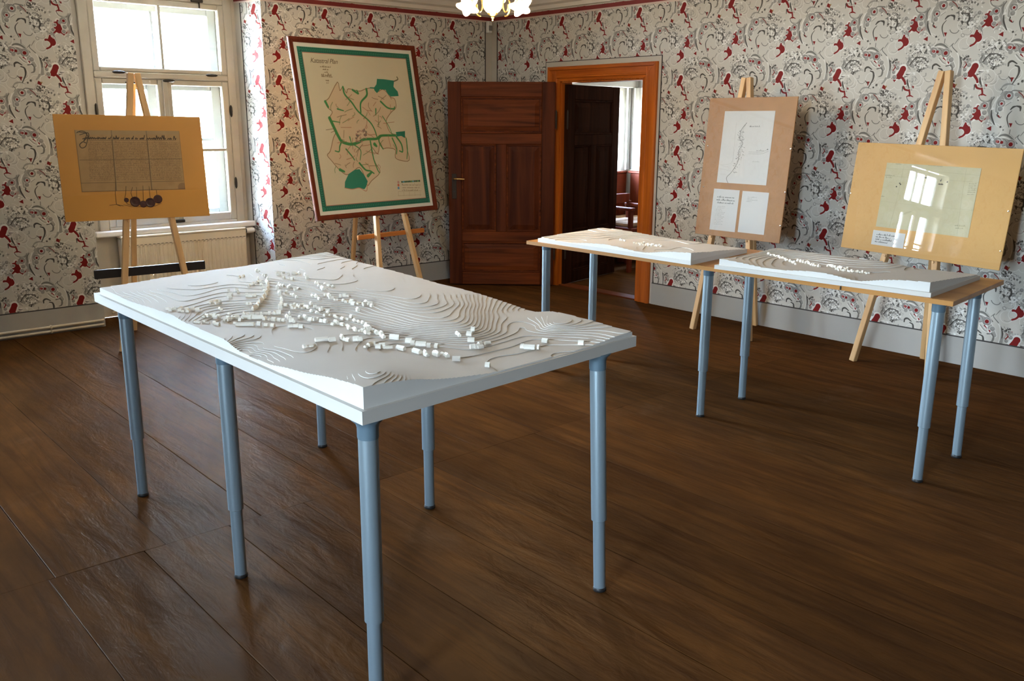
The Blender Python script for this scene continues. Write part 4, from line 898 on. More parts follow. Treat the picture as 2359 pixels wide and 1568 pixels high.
B_ = side_model('ridge_model', 'white contour model with long house rows on the right end of the wood table', (-1.647, 3.832), (-2.672, 3.750), (-1.690, 4.436), [(0, .061), (.122, .055), (.22, .043), (.31, .027), (.36, .034), (.428, .043), (.505, .045), (.6, .038), (.651, .034), (.739, .032), (.86, .042), (1, .052)], [(.3, .050), (.6, .038), (1, .024)], [(.12, .047), (.5, .045), (.91, .050)], [(.16, .024), (.261, .020), (.346, .028), (.46, .036), (.639, .038), (.828, .043), (1, .044)], [(1850, 605, .026), (1900, 615, .025), (1960, 625, .024), (1800, 592, .032), (1990, 640, .026)], None)
for pts, n, j in (([(180, 380), (290, 415)], 9, 4), ([(290, 415), (420, 470)], 12, 9), ([(420, 440), (620, 492)], 18, 8), ([(680, 486), (860, 512)], 14, 6), ([(740, 515), (1030, 548)], 20, 7)): B_.row(pts, n, *c8, j, (.013, .011, .015))
# base slab of the right-hand model
m = MB().prism(quad((-1.6329, 3.8175), (-2.690, 3.735), (-1.682, 4.447)), zt2, zt2 + .020); m.build('base_slab', M_WHITE, B_.root)
m = MB().prism(quad((-2.840, 3.738), (-4.012, 3.748), (-2.910, 4.341)), zt2, zt2 + .022); m.build('base_slab', M_WHITE, A_.root)

# ------------------------------------------------------------------ easels and display boards
def axes(psi, th, ro):
    n = np.array([math.cos(psi) * math.cos(th), math.sin(psi) * math.cos(th), math.sin(th)]); r = np.array([-math.sin(psi), math.cos(psi), 0.]); up = np.cross(n, r)
    return math.cos(ro) * r + math.sin(ro) * up, -math.sin(ro) * r + math.cos(ro) * up, n
class Board:
    def __init__(s, c, psi, th, ro, w, h): s.c = np.array(c); s.r, s.u, s.n = axes(psi, th, ro); s.w, s.h = w, h; s.A = np.array([s.r, s.u, s.n])
    def at(s, a, b, d=0): return s.c + s.r * a + s.u * b + s.n * d
    def atz(s, a, z, d): p = s.at(a, 0, d); return p + s.u * ((z - p[2]) / s.u[2])
    def px(s, px, py): d = ray(px, py); p = CAM + d * ((s.c - CAM) @ s.n / (d @ s.n)) - s.c; return p @ s.r, p @ s.u
    def slab(s, a0, a1, b0, b1, d0, d1, bev=0.0, mb=None): return (mb or MB()).box(s.at((a0 + a1) / 2, (b0 + b1) / 2, (d0 + d1) / 2), (a1 - a0, b1 - b0, d1 - d0), s.A, bev)
    def sheet(s, name, corners, off, sc, mt, parent, d=.0, th=.0012, rect=None):
        if rect is None:
            q = [s.px(x / sc + off[0], y / sc + off[1]) for x, y in corners]
            a0, a1 = (q[0][0] + q[3][0]) / 2, (q[1][0] + q[2][0]) / 2; b1, b0 = (q[0][1] + q[1][1]) / 2, (q[2][1] + q[3][1]) / 2
        else: a0, a1, b0, b1 = rect
        m = s.slab(a0, a1, b0, b1, d, d + th)
        m.uvf = lambda p, n: (((np.array(p) - s.c) @ s.r - a0) / (a1 - a0), ((np.array(p) - s.c) @ s.u - b0) / (b1 - b0))
        return m.build(name, mt, parent)
def easel(B, name, label, thick, a_top, z_top, a1, a2, rear, rail, ds=.021):
    d = -thick - ds; T = B.atz(a_top, z_top, d); P1 = B.atz(a1, 0, d); P2 = B.atz(a2, 0, d)
    root = thing(name, ((P1 + P2) / 2 * (1, 1, 0)), label, 'easel', 'folding wooden easels')
    for k, (P, o) in enumerate(((P1, -1), (P2, 1))):
        MB().beam(P, T + B.r * o * .021 * 1.0, .040, .040, B.r, .003).build('front_leg', M_PINE, root)
    Tr = T - B.n * .045; R = np.array([*rear, 0.]); MB().beam(R, Tr - np.array([0, 0, .06]), .036, .030, B.r, .003).build('rear_leg', M_PINE, root)
    m = MB(); b0 = T - B.u * .06 + B.r * .055; m.tube([T - B.u * .06 - B.r * .055 - B.n * .02, b0 - B.n * .02], .005, 8); m.build('pivot_bolt', M_IRON, root)
    z, ra, rb, mt, hh = rail; pa, pb = B.atz(ra, z, d - .030), B.atz(rb, z, d - .030); MB().beam(pa, pb, hh, .020, (0, 0, 1), .003).build('cross_rail', mt, root)
    for a_, P in ((a1, P1), (a2, P2)):     # pegs that carry the board
        zb = B.at(0, -B.h / 2, 0)[2] - .011; f = zb / z_top; aa = a_ + (a_top - a_) * f
        p = B.atz(aa, zb, 0); MB().lathe(p - B.n * (thick + .03), B.n, [(.008, 0), (.008, thick + .028)], 10).build('peg', M_PINE, root)
    return root
M_BLKRAIL = mat('black_painted_rail', (.010, .007, .006), .5)
E1 = Board((-6.5, 2.225, 1.2641), -.081, .1212, -.0142, .9683, .7092)
EM = Board((-6.75, 4.2912, 1.5142), .1142, .1871, .0011, 1.3441, 1.4768)
E3 = Board((-3.910, 5.72, 1.255), math.radians(-91.5), math.radians(5.6), .002, .760, 1.023)
E4 = Board((-2.5692, 5.75, 1.1016), -1.6884, .1104, -.0128, 1.094, .71)
easel(E1, 'wooden_easel', 'pine easel with a black cross rail in front of the window', .009, .065, 1.90, -.215, .335, (-7.02, 2.28), (.545, -.335, .43, M_BLKRAIL, .062))
easel(EM, 'wooden_easel', 'pine easel carrying the tall framed map', .020, .125, 2.00, -.10, .40, (-7.20, 4.33), (.61, -.23, .535, M_PINEO, .040))
easel(E3, 'wooden_easel', 'pine easel behind the upright brown hardboard panel', .009, -.085, 1.905, -.32, .21, (-3.98, 6.12), (.86, -.24, .14, M_PINE, .035))
easel(E4, 'wooden_easel', 'pine easel behind the wide tan panel at the right edge', .008, -.035, 1.905, -.32, .23, (-2.62, 6.12), (.86, -.22, .15, M_PINE, .035))
# thin chain hanging from the rail of the left easel
tag(MB().tube([(-6.60, 2.25, .535), (-6.59, 2.27, .50), (-6.585, 2.31, .485), (-6.59, 2.35, .505), (-6.60, 2.37, .54)], .002, 6).build('chain', M_BRASS, bpy.data.objects['wooden_easel']))
INK = (.03, .025, .02)
def scribble(p, x0, x1, y, h, col, w, r, slope=0.0, dens=1.0, tall=.18):
    """a line of handwriting or small print : joined up letter-like loops"""
    x = x0; pts = []
    while x < x1:
        st = h * r.uniform(.35, .75) / dens; up = h * (r.uniform(.9, 1.8) if r.random() < tall else r.uniform(.3, .8)); yy = y + (x - x0) * slope
        pts += [(x, yy), (x + st * .5, yy - up)]; x += st
        if r.random() < .16 and len(pts) > 3: p.stroke(pts, w, col, n=3); pts = []; x += h * .5
    if len(pts) > 3: p.stroke(pts, w, col, n=3)
# -- parchment board
d1 = thing('display_board', E1.at(0, -.354, 0), 'ochre mount board with an old parchment charter and hanging seals', 'display board')
E1.slab(-E1.w / 2, E1.w / 2, -E1.h / 2, E1.h / 2, -.003, 0, .001).build('mount_card', M_MOUNT1, d1)
M_BACK = mat('added_dark_backing', (.075, .045, .026), .75, var=.1)
E1.slab(-E1.w / 2, E1.w / 2, -E1.h / 2, E1.h / 2, -.009, -.003, .001).build('backing_board', M_BACK, d1)  # added unseen layer, dark to stop ochre bounce onto the wall
cn = [(270, 612), (1330, 612), (1368, 1210), (338, 1222)]; W, H = 720, 410
p = Paint(W, H, (.42, .255, .115), homography(cn, W, H), .66); r = random.Random(11)
for i in range(260): p.disc(r.uniform(270, 1370), r.uniform(600, 1220), r.uniform(15, 60), r.choice(((.48, .31, .15), (.34, .20, .085), (.44, .275, .13), (.37, .22, .095))), .22)
for y0 in np.linspace(740, 1110, 22): scribble(p, 400 - (740 - y0) * .04, 1320 - (740 - y0) * .05, y0, 13, (.25, .15, .07), 2.2, r, 0, 1.2)
for (a, b), wv in ((((632, 610), (672, 1222)), 12), (((985, 610), (1025, 1215)), 12)): p.stroke([a, ((a[0] + b[0]) / 2, (a[1] + b[1]) / 2), b], wv, (.12, .075, .035), op=.75); p.stroke([(a[0] + 9, a[1]), (b[0] + 9, b[1])], 6, (.40, .30, .18), op=.5)
for y in (905, 1130): p.stroke([(320, y + 5), (840, y), (1350, y - 6)], 8, (.14, .09, .04), op=.6)
p.stroke([(270, 640), (1330, 625)], 40, (.36, .28, .17), op=.4)
scribble(p, 400, 1290, 700, 26, (.045, .03, .018), 8, r, 0, .9, .10); p.stroke([(400, 712), (1290, 708)], 3, (.10, .07, .04))
for pts in ([(290, 640), (340, 620), (390, 650), (360, 720), (395, 690), (380, 770), (340, 790), (320, 760), (350, 730), (380, 740)], [(300, 630), (370, 640), (400, 680), (350, 700)], [(320, 660), (400, 640), (410, 700)]): p.stroke(pts, 6, (.05, .035, .02), 9)
for (a, b) in (((0, 0), (W, 0)), ((0, H), (W, H)), ((0, 0), (0, H)), ((W, 0), (W, H))): pass
p.stroke([(338, 1222), (1368, 1210)], 16, (.15, .09, .04), op=.7); p.stroke([(1330, 612), (1368, 1210)], 14, (.15, .09, .04), op=.5); p.stroke([(270, 612), (338, 1222)], 14, (.15, .09, .04), op=.5); p.disc(1340, 1190, 50, (.15, .06, .03), .5)
E1.sheet('parchment', cn, (110, 160), 4.356, print_mat('parchment_print', p.image('parchment_print')), d1, 0, .0012)
M_SEAL = mat('dark_wax_seal', (.055, .014, .010), .45, var=.4, nscale=40); M_CORD = mat('brown_seal_cord', (.16, .10, .045), .8, var=.2)
def c7p(x, y): return E1.px(x / 4.356 + 110, y / 4.356 + 160)
for x, y, rr, rx, yt in ((790, 1310, 20, 1.0, 1150), (878, 1325, 44, 1, 1170), (960, 1350, 30, 1.2, 1160), (1030, 1335, 42, 1, 1150), (1105, 1300, 38, 1, 1200)):
    a, b = c7p(x, y); rad = rr / 4.356 / 286; MB().lathe(E1.at(a, b, .0004), E1.n, [(rad, 0), (rad, .002), (rad * .86, .0034), (rad * .82, .0024), (rad * .4, .0026), (.0005, .0036)], 18).build('wax_seal', M_SEAL, d1)
for pts in ([(785, 1170), (782, 1250), (770, 1300)], [(850, 1180), (835, 1240), (850, 1285)], [(890, 1180), (895, 1285)], [(955, 1165), (960, 1330)], [(1015, 1170), (1030, 1295)], [(1090, 1210), (1095, 1265)], [(680, 1130), (678, 1250), (690, 1350)], [(620, 1362), (690, 1352), (760, 1368)], [(690, 1352), (730, 1372)], [(760, 1355), (840, 1375), (960, 1378), (1080, 1368), (1140, 1340)], [(780, 1320), (800, 1350), (850, 1365)]):
    MB().tube([E1.at(*c7p(x, y), .0016) for x, y in pts], .0016, 6).build('seal_cord', M_CORD, d1)
E1.slab(-E1.w / 2, E1.w / 2, -E1.h / 2, E1.h / 2, .0045, .0070).build('acrylic_cover', M_PLEXI, d1)
# -- framed map
d2 = thing('framed_map', EM.at(0, -.738, 0), 'large framed cadastral map of green woods and streams in a red-brown frame', 'framed map')
fw = .043; w2, h2 = EM.w / 2, EM.h / 2
def mitre(a0, b0, a1, b1, i):    # four mitred frame rails
    m = MB(); q = [(a0, b0), (a1, b1)]; inn = lambda a, b: (a - math.copysign(fw, a), b - math.copysign(fw, b))
    o0, o1, i0, i1 = (a0, b0), (a1, b1), inn(a0, b0), inn(a1, b1); mid = lambda o, i_: ((o[0] + i_[0]) / 2, (o[1] + i_[1]) / 2)
    secs = []
    for o, n_ in ((o0, i0), (o1, i1)):
        md = mid(o, n_); secs.append([EM.at(*o, -.012), EM.at(*o, .004), EM.at(o[0] * .85 + md[0] * .15, o[1] * .85 + md[1] * .15, .013), EM.at(*md, .012), EM.at(*n_, .003), EM.at(*n_, -.012)])
    n = 6; m.add(secs[0] + secs[1], [(k, (k + 1) % n, n + (k + 1) % n, n + k)[::-1] for k in range(n)] + [tuple(range(n)), tuple(range(n, 2 * n))[::-1]]); m.build('frame_rail', M_FRAME, d2)
for q_ in ((-w2, h2, w2, h2), (w2, h2, w2, -h2), (w2, -h2, -w2, -h2), (-w2, -h2, -w2, h2)): mitre(*q_, 0)
EM.slab(-w2 + .02, w2 - .02, -h2 + .02, h2 - .02, -.020, -.006).build('backing_board', M_HARD, d2)
cn = [(8, 43), (1045, 130), (1240, 1470), (245, 1568)]; W, H = 760, 835
p = Paint(W, H, (.60, .51, .35), homography(cn, W, H), .72); r = random.Random(5)
f = p.fwd; inv = lambda X, Y: (X, Y); ph = Paint.__new__(Paint); ph.__dict__ = dict(p.__dict__); ph.fwd = lambda x, y: (x, y); ph.rad = 1.0
GN = (.020, .19, .115); GD = (.008, .055, .04)
b_ = 24; g0 = b_ + 18
for (x0, y0, x1, y1) in ((0, 0, W, g0), (0, H - g0, W, H), (0, 0, g0, H), (W - g0, 0, W, H)): ph.poly([(x0, y0), (x1, y0), (x1, y1), (x0, y1)], (.70, .65, .56))
g1 = g0 + 24
for (x0, y0, x1, y1) in ((g0, g0, W - g0, g1), (g0, H - g1, W - g0, H - g0), (g0, g0, g1, H - g0), (W - g1, g0, W - g0, H - g0)): ph.poly([(x0, y0), (x1, y0), (x1, y1), (x0, y1)], GN)
for i in range(int((W - 2 * g1) / 11) + 2):
    x = g1 - 8 + i * 11
    for y in (g0, H - g1): ph.stroke([(x, y + 5), (x + 6, y + 5), (x + 6, y + 19), (x - 1, y + 19)], 3, GD, n=2)
for i in range(int((H - 2 * g1) / 11) + 2):
    y = g1 - 8 + i * 11
    for x in (g0, W - g1): ph.stroke([(x + 5, y), (x + 5, y + 6), (x + 19, y + 6), (x + 19, y - 1)], 3, GD, n=2)
ph.stroke([(g1 + 1, g1 + 1), (W - g1 - 1, g1 + 1)], 2.5, (.35, .05, .04), n=2); ph.stroke([(g1 + 1, H - g1 - 1), (W - g1 - 1, H - g1 - 1)], 2.5, (.35, .05, .04), n=2)
ph.stroke([(g1 + 1, g1 + 1), (g1 + 1, H - g1 - 1)], 2, (.30, .08, .05), n=2); ph.stroke([(W - g1 - 1, g1 + 1), (W - g1 - 1, H - g1 - 1)], 2, (.30, .08, .05), n=2)
OUT = [(420, 420), (350, 550), (318, 578), (340, 630), (378, 665), (355, 715), (380, 770), (405, 830), (385, 880), (360, 985), (335, 1020), (370, 1065), (430, 1135), (490, 1180), (540, 1160), (600, 1120), (640, 1190), (665, 1270), (700, 1230), (770, 1160), (735, 1090), (705, 1010), (700, 950), (750, 1010), (770, 920), (795, 965), (830, 960), (895, 975), (895, 1040), (950, 1065), (1010, 1060), (990, 960), (985, 880), (950, 860), (895, 850), (850, 830), (820, 740), (860, 670), (900, 630), (890, 560), (855, 545), (825, 505), (790, 480), (750, 500), (720, 470), (655, 475), (600, 495), (510, 475), (495, 510), (465, 460), (440, 490)]
p.poly(OUT, (.58, .425, .27)); p.stroke(OUT, 5, (.24, .13, .06), closed=True, n=3)
FG = (.045, .22, .06)
for pts, w0 in (([(465, 460), (480, 520), (540, 590), (590, 660), (680, 740), (720, 800), (745, 870)], 10), ([(658, 478), (660, 530), (612, 590), (612, 670)], 12), ([(355, 715), (395, 800), (430, 870), (460, 910), (530, 930), (590, 915), (640, 890), (740, 885), (780, 860), (895, 858)], 17), ([(520, 870), (535, 925)], 7), ([(780, 860), (760, 890), (770, 930), (795, 970)], 9), ([(320, 580), (345, 625)], 14), ([(450, 915), (438, 950), (432, 990), (400, 985)], 8), ([(490, 970), (540, 1030), (560, 1060)], 8), ([(545, 485), (590, 515), (580, 490)], 11), ([(775, 580), (830, 630), (880, 640), (890, 625)], 10), ([(735, 640), (735, 690)], 8), ([(690, 905), (705, 990), (720, 1060), (750, 1140), (765, 1165)], 8), ([(870, 880), (905, 960), (905, 1010)], 8), ([(905, 870), (945, 930), (955, 990), (930, 985)], 10), ([(985, 885), (995, 980), (990, 1050)], 7), ([(600, 1085), (650, 1140), (690, 1150), (720, 1170)], 10), ([(670, 1190), (700, 1160)], 16), ([(440, 1140), (475, 1155)], 15), ([(725, 930), (740, 945)], 18), ([(380, 740), (440, 750)], 6), ([(790, 700), (840, 780), (870, 850)], 5), ([(550, 930), (610, 980), (605, 1060)], 6), ([(420, 640), (470, 655)], 8)): p.stroke(pts, w0 * 1.35, FG, w0 * .9)
for _ in range(70):
    x, y = r.uniform(380, 900), r.uniform(520, 1120); a = r.uniform(0, PI); L = r.uniform(25, 95)
    if y > 960 and x > 760: continue
    p.stroke([(x, y), (x + L * .5 * math.cos(a) + r.uniform(-12, 12), y + L * .5 * math.sin(a)), (x + L * math.cos(a), y + L * math.sin(a))], 4.2, r.choice(((.16, .10, .05), (.30, .12, .06), (.07, .15, .04))), n=3, op=.8)
for _ in range(40): x, y = r.uniform(570, 660), r.uniform(810, 910); p.disc(x, y, r.uniform(4, 9), r.choice(((.22, .13, .10), (.38, .18, .14), (.10, .09, .07))), .8)
for pts in ([(745, 395), (800, 398), (885, 410), (880, 460), (915, 500), (922, 535), (858, 540), (835, 520), (815, 485), (770, 480), (745, 512), (725, 490), (718, 470), (740, 440)], [(900, 830), (975, 822), (975, 880), (945, 862), (905, 868)], [(478, 1290), (480, 1240), (510, 1175), (560, 1140), (600, 1135), (640, 1185), (668, 1235), (655, 1280), (640, 1300), (590, 1288), (540, 1300), (490, 1292)]): p.poly(pts, GN)
p.stroke([(885, 415), (915, 400), (908, 380)], 8, (.12, .10, .05)); p.stroke([(690, 468), (725, 470)], 9, GN); p.stroke([(478, 1290), (540, 1300), (600, 1290), (655, 1315), (665, 1270)], 5, (.45, .20, .12))
# legend and small print
for i in range(12): p.disc(950 + i * 13, 1240 - i * .8, 7, r.choice((FG, GD, (.05, .25, .35), (.02, .10, .05))))
for i in range(3): p.disc(920 + i, 1242 + i * 24, 9, ((.5, .25, .2), (.5, .10, .05), (.10, .25, .42))[i]); scribble(p, 950, 1100 - i * 10, 1268 + i * 22, 9, (.25, .17, .10), 2, r)
for i in range(2): p.stroke([(918, 1320 + i * 34), (1110, 1312 + i * 34)], 2, (.36, .27, .16))
for i in range(5): p.stroke([(920 + i * 45, 1322), (922 + i * 45, 1356)], 2, (.36, .27, .16))
for y, x0, x1, h in ((297, 278, 362, 9), (320, 300, 345, 10), (343, 312, 340, 8), (365, 288, 380, 12), (376, 290, 380, 9), (410, 325, 350, 8), (430, 330, 345, 8)): scribble(p, x0, x1, y, h, (.22, .15, .08), 2.6, r, .06, 1.5)
u0 = .038 / EM.w; v0 = .038 / EM.h
sh = EM.slab(-w2 + .036, w2 - .036, -h2 + .036, h2 - .036, -.006, -.002)
sh.uvf = lambda q, n: (((np.array(q) - EM.c) @ EM.r + w2) / EM.w, ((np.array(q) - EM.c) @ EM.u + h2) / EM.h)
sh.build('map_sheet', print_mat('map_print', p.image('map_print'), .5), d2)
# title lettering
tc = bpy.data.curves.new('title_lettering', 'FONT'); tc.body = 'Katastral Plan'; tc.size = .055; tc.shear = .38; tc.extrude = .0002; tc.space_character = .92
tc.materials.append(mat('brown_ink', (.12, .075, .035), .7))
to = bpy.data.objects.new('title_lettering', tc); COL.objects.link(to); bpy.context.view_layer.update()
tme = bpy.data.meshes.new_from_object(to); bpy.data.objects.remove(to); to = bpy.data.objects.new('title_lettering', tme); COL.objects.link(to); to.parent = d2
a, b = EM.px(660 + 195 / 3.564, 70 + 262 / 3.564); pos = EM.at(a, b, -.0015) - np.array(ORG[d2.name])
to.matrix_local = Matrix(((EM.r[0], EM.u[0], EM.n[0], pos[0]), (EM.r[1], EM.u[1], EM.n[1], pos[1]), (EM.r[2], EM.u[2], EM.n[2], pos[2]), (0, 0, 0, 1)))
EM.slab(-w2 + .04, w2 - .04, -h2 + .04, h2 - .04, .0005, .0025).build('glass_cover', glass('map_glass', (.985, .985, .98), .03, .35), d2)
# -- brown hardboard with three white sheets
d3 = thing('display_board', E3.at(0, -.512, 0), 'upright brown hardboard with three white sheets behind clear acrylic', 'display board')
E3.slab(-E3.w / 2, E3.w / 2, -E3.h / 2, E3.h / 2, -.009, 0, .0015).build('hardboard', M_HARD, d3)
PAP = (.58, .58, .575)
cn = [(316, 742), (656, 742), (598, 1237), (270, 1222)]; W, H = 420, 600
p = Paint(W, H, PAP, homography(cn, W, H), 1.2); r = random.Random(21); LG = (.30, .30, .30)
p.stroke([(465, 822), (430, 870), (420, 930), (440, 960), (415, 1010), (410, 1080), (370, 1150), (335, 1190), (345, 1225)], 3.2, (.12, .12, .12)); p.stroke([(460, 830), (440, 870), (432, 950), (428, 1020), (400, 1090)], 2, LG)
for _ in range(90): t = r.random(); x = 425 - 60 * max(0, t - .55) * 1.6 + r.uniform(-18, 22); y = 870 + 290 * t; p.stroke([(x, y), (x + r.uniform(-8, 8), y + r.uniform(-8, 8))], 2.6, r.choice((LG, (.14, .14, .14))), n=2)
p.stroke([(395, 820), (380, 1000), (365, 1090), (290, 1105)], 2, (.45, .45, .45)); p.stroke([(385, 1000), (372, 1085)], 2, (.45, .45, .45))
for y in (1018, 1030): p.stroke([(480, y), (560, y), (610, y - 18)], 2, LG)
for pts in ([(285, 1130), (340, 1140), (375, 1150)], [(290, 1165), (330, 1170)], [(300, 1110), (350, 1120)]): p.stroke(pts, 1.8, (.45, .45, .45))
scribble(p, 484, 552, 850, 6, LG, 1.8, r, 0, 1.5); p.disc(489, 847, 4, (.2, .2, .2)); scribble(p, 505, 550, 1085, 6, (.45, .45, .45), 1.5, r); scribble(p, 530, 580, 1010, 5, LG, 1.5, r); p.disc(605, 1000, 4, (.15, .15, .15))
E3.sheet('drawing_sheet', cn, (1560, 0), 2.904, print_mat('drawing_print', p.image('drawing_print'), .5), d3)
cn = [(430, 268), (893, 298), (808, 1055), (352, 1005)]; W, H = 330, 500
p = Paint(W, H, PAP, homography(cn, W, H), .68)
for i, (x0, x1) in enumerate(((485, 790), (475, 805), (485, 775))): scribble(p, x0, x1, 425 + i * 52, 20, (.16, .17, .17), 6, r, .06, 1.1)
for i in range(13): x0 = 470 - i * 3.4; scribble(p, x0 + (20 if i < 2 else 0), x0 + r.uniform(80, 175), 592 + i * 26.5, 9, (.36, .36, .36), 2.6, r, .05, 1.3); p.stroke([(x0 - 25, 592 + i * 26.5), (x0 - 15, 590 + i * 26.5)], 3, (.4, .4, .4), n=2)
E3.sheet('text_sheet', cn, (1590, 400), 7.838, print_mat('text_print', p.image('text_print'), .5), d3)
cn = [(945, 308), (1425, 345), (1330, 1108), (862, 1050)]
p = Paint(W, H, PAP, homography(cn, W, H), .68)
for i, (x0, x1) in enumerate(((1035, 1200), (1025, 1110), (1020, 1220), (1015, 1120))): scribble(p, x0, x1, 425 + i * 27, 10, (.33, .33, .33), 2.8, r, .05, 1.3)
E3.sheet('list_sheet', cn, (1590, 400), 7.838, print_mat('list_print', p.image('list_print'), .5), d3)
E3.slab(-E3.w / 2, E3.w / 2, -E3.h / 2, E3.h / 2, .0045, .0070).build('acrylic_cover', M_PLEXI, d3)
M_SCREW = mat('bright_screw', (.75, .74, .70), .25, 1.0)
for bd, par in ((E3, d3), (E4, None)):
    if par is None: break
    for x, y in ((1632, 336), (1823, 343), (1622, 430), (1810, 443), (1799, 520)):
        a, b = bd.px(x, y); MB().lathe(bd.at(a, b, .007), bd.n, [(.006, 0), (.0055, .002), (.0005, .0032)], 12).build('screw', M_SCREW, par)
# -- wide tan board at the right edge
d4 = thing('display_board', E4.at(0, -.355, 0), 'wide tan mount board with a faded survey map and a small label', 'display board')
E4.slab(-E4.w / 2, E4.w / 2, -E4.h / 2, E4.h / 2, -.008, 0, .0015).build('mount_card', M_MOUNT4, d4)
cn = [(545, 275), (1605, 320), (1490, 1120), (440, 985)]; W, H = 640, 470
DOC = (.47, .415, .265)
p = Paint(W, H, DOC, homography(cn, W, H), .6); r = random.Random(31); LN = (.27, .25, .16)
for i in range(120): p.disc(r.uniform(440, 1600), r.uniform(270, 1120), r.uniform(30, 90), r.choice(((.53, .49, .34), (.47, .42, .26), (.50, .47, .33))), .2)
for y0, y1 in ((335, 400), (420, 480)): p.stroke([(530, y0), (1000, y0 + 25), (1590, y1)], 2.5, LN, op=.6)
p.stroke([(725, 330), (660, 700), (590, 990)], 3, LN, op=.6); p.stroke([(1430, 330), (1390, 700), (1360, 1090)], 3, LN, op=.6); p.stroke([(470, 700), (900, 745), (1540, 800)], 2.5, LN, op=.4)
p.stroke([(670, 970), (700, 880), (760, 835), (830, 815)], 4, LN); p.stroke([(690, 960), (720, 870), (820, 825)], 2.5, LN, op=.7)
for x, y, w_ in ((960, 440, 90), (1140, 472, 40), (1215, 486, 14), (985, 500, 70), (1120, 510, 50)): scribble(p, x, x + w_, y, 20, INK, 5, r, .06, 1.0)
for x, y in ((655, 537), (700, 512), (798, 648), (690, 500)): p.disc(x, y, 8, INK)
for i in range(6): scribble(p, 1470 - i * 3, 1560 - i * 4, 500 + i * 24, 9, LN, 2.4, r)
for x, y, w_ in ((520, 415, 110), (470, 650, 60), (540, 440, 70), (1000, 300, 160), (1330, 980, 120), (1340, 1010, 90), (640, 290, 60)): scribble(p, x, x + w_, y, 10, LN, 2.6, r, .05)
E4.sheet('survey_map', cn, (1930, 320), 4.9, print_mat('survey_print', p.image('survey_print'), .5), d4)
cn = [(400, 1020), (760, 1075), (740, 1235), (380, 1190)]; W, H = 400, 190
p = Paint(W, H, PAP, homography(cn, W, H), 1.05)
for i, (x0, x1) in enumerate(((440, 645), (432, 605), (430, 625), (425, 570))): scribble(p, x0, x1, 1078 + i * 28, 13, (.10, .10, .10), 3, r, .13, 1.3)
E4.sheet('label_card', cn, (1930, 320), 4.9, print_mat('label_print', p.image('label_print'), .5), d4)
E4.slab(-E4.w / 2, E4.w / 2, -E4.h / 2, E4.h / 2, .0045, .0070).build('acrylic_cover', M_PLEXI, d4)
for x, y in ((1959, 445), (2330, 487), (2310, 579)):
    a, b = E4.px(x, y); a = max(-E4.w / 2 + .012, min(E4.w / 2 - .012, a)); MB().lathe(E4.at(a, b, .007), E4.n, [(.005, 0), (.0045, .002), (.0005, .003)], 12).build('screw', M_SCREW, d4)

# ------------------------------------------------------------------ chandelier
CP = np.array([-4.457, 3.761, 2.288]); cvd = np.array([-.765, .644, 0]); crt = np.array([.644, .765, 0])
def smooth(P, n=5):
    P = [np.array(p, float) for p in P]; Q = [2 * P[0] - P[1]] + P + [2 * P[-1] - P[-2]]; out = []
    for i in range(1, len(Q) - 2):
        a, b, c, d = Q[i - 1:i + 3]
        for t in np.linspace(0, 1, n, endpoint=False): out.append(.5 * (2 * b + (c - a) * t + (2 * a - 5 * b + 4 * c - d) * t * t + (3 * b - a - 3 * c + d) * t ** 3))
    return out + [P[-1]]
chn = thing('chandelier', CP, 'brass chandelier with lit glass globe and flower-shaped shades', 'chandelier')
MB().lathe(CP, (0, 0, 1), [(.001, -.062), (.022, -.058), (.042, -.044), (.056, -.024), (.062, .002), (.058, .028), (.044, .050), (.024, .062)], 28).build('glass_globe', M_GLOBE, chn)
MB().lathe(CP, (0, 0, 1), [(.001, -.098), (.006, -.094), (.004, -.086), (.012, -.080), (.007, -.074), (.020, -.066), (.034, -.056), (.030, -.052), (.008, -.056)], 20).build('lower_finial', M_BRASS, chn)
MB().lathe(CP, (0, 0, 1), [(.030, .056), (.036, .064), (.030, .075), (.014, .085), (.018, .12), (.030, .15), (.016, .19), (.010, .22), (.010, ZC - CP[2] - .05), (.05, ZC - CP[2] - .03), (.055, ZC - CP[2])], 20).build('stem', M_BRASS, chn)
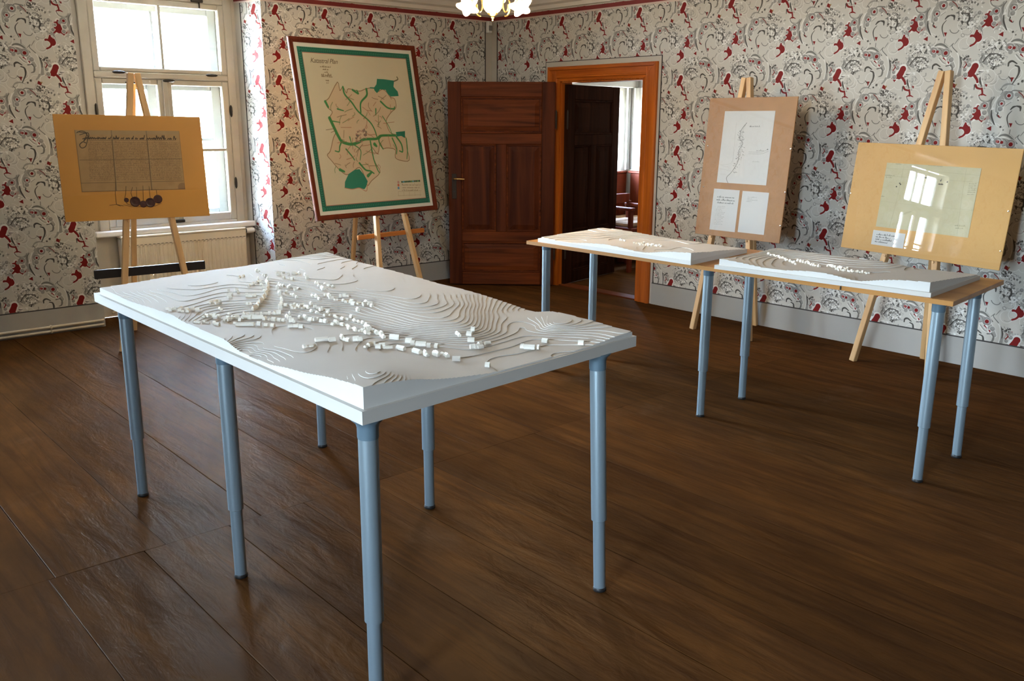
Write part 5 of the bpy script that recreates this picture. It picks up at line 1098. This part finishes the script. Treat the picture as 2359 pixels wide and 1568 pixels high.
for k in range(3):
    a = math.atan2(crt[1], crt[0]) + (0, PI, PI * .5)[k] + (0, 0, .0)[k]; o = np.array([math.cos(a), math.sin(a), 0]); Z = np.array([0, 0, 1.])
    S = CP + o * (.150 if k < 2 else .12) - Z * (.005 if k < 2 else -.06) + crt * .010
    arm = MB().tube(smooth([CP + o * .012 + Z * .14, CP + o * .05 + Z * .10, CP + o * .085 + Z * .115, CP + o * .115 + Z * .16, CP + o * .15 + Z * .15, CP + o * .168 + Z * .10, S + Z * .035]), .0055, 8).build('arm', M_OLDBRASS, chn)
    sp_ = [CP + o * (.082 + .024 * math.cos(t) * (1 - t / 14)) + Z * (-.01 + .055 * math.sin(t) * (1 - t / 14)) for t in np.linspace(-1.9, 6.5, 44)]
    MB().tube(sp_, .0042, 7).build('scroll', M_BRASS, arm)
    ax = np.array([0, 0, -1.]) * .50 + o * .12 - cvd * .75 if k < 2 else np.array([0, 0, -1.]) * .6 + o * .7
    ax /= np.linalg.norm(ax); b0 = S + Z * .03
    MB().lathe(b0 - ax * .012, ax, [(.010, -.01), (.018, 0), (.023, .012), (.024, .024), (.020, .03)], 16).build('shade_holder', M_OLDBRASS, arm)
    def petal(r_, h_, a_): t = max(0, (h_ - .03) / .05); return r_ * (1 + .27 * t * t * math.cos(5 * a_)), h_ - .016 * t * t * (1 + math.cos(5 * a_)) * .5 + .012 * t * t
    MB().lathe(b0, ax, [(.018, .0), (.026, .012), (.032, .03), (.036, .045), (.044, .06), (.056, .074), (.060, .078)], 40, 0, petal).build('flower_shade', M_SHADE, arm)
    MB().lathe(b0 + ax * .02, ax, [(.008, 0), (.016, .012), (.018, .024), (.010, .036), (.001, .04)], 14).build('bulb', M_SHADE, arm)
    l = bpy.data.lights.new('bulb_light', 'POINT'); l.energy = 2.4; l.color = (1, .76, .48); l.shadow_soft_size = .04
    lo = bpy.data.objects.new('bulb_light', l); COL.objects.link(lo); lo.parent = chn; lo.location = (b0 + ax * .10) - CP
l = bpy.data.lights.new('globe_light', 'POINT'); l.energy = 2.4; l.color = (1, .76, .48); l.shadow_soft_size = .05
lo = bpy.data.objects.new('globe_light', l); COL.objects.link(lo); lo.parent = chn; lo.location = (0, 0, -.14)
# ------------------------------------------------------------------ small white detector high in the corner
dt = thing('motion_detector', (XW + .03, 6.095, 2.45), 'small white motion detector high in the room corner', 'detector')
A45 = np.array([(.707, -.707, 0), (.707, .707, 0), (0, 0, 1)])
MB().box((XW + .028, 6.10, 2.50), (.040, .062, .115), None, .008).build('housing', M_PLUG, dt)
MB().box((XW + .050, 6.10, 2.49), (.010, .044, .05), None, .004).build('lens', M_WINOUT, dt)
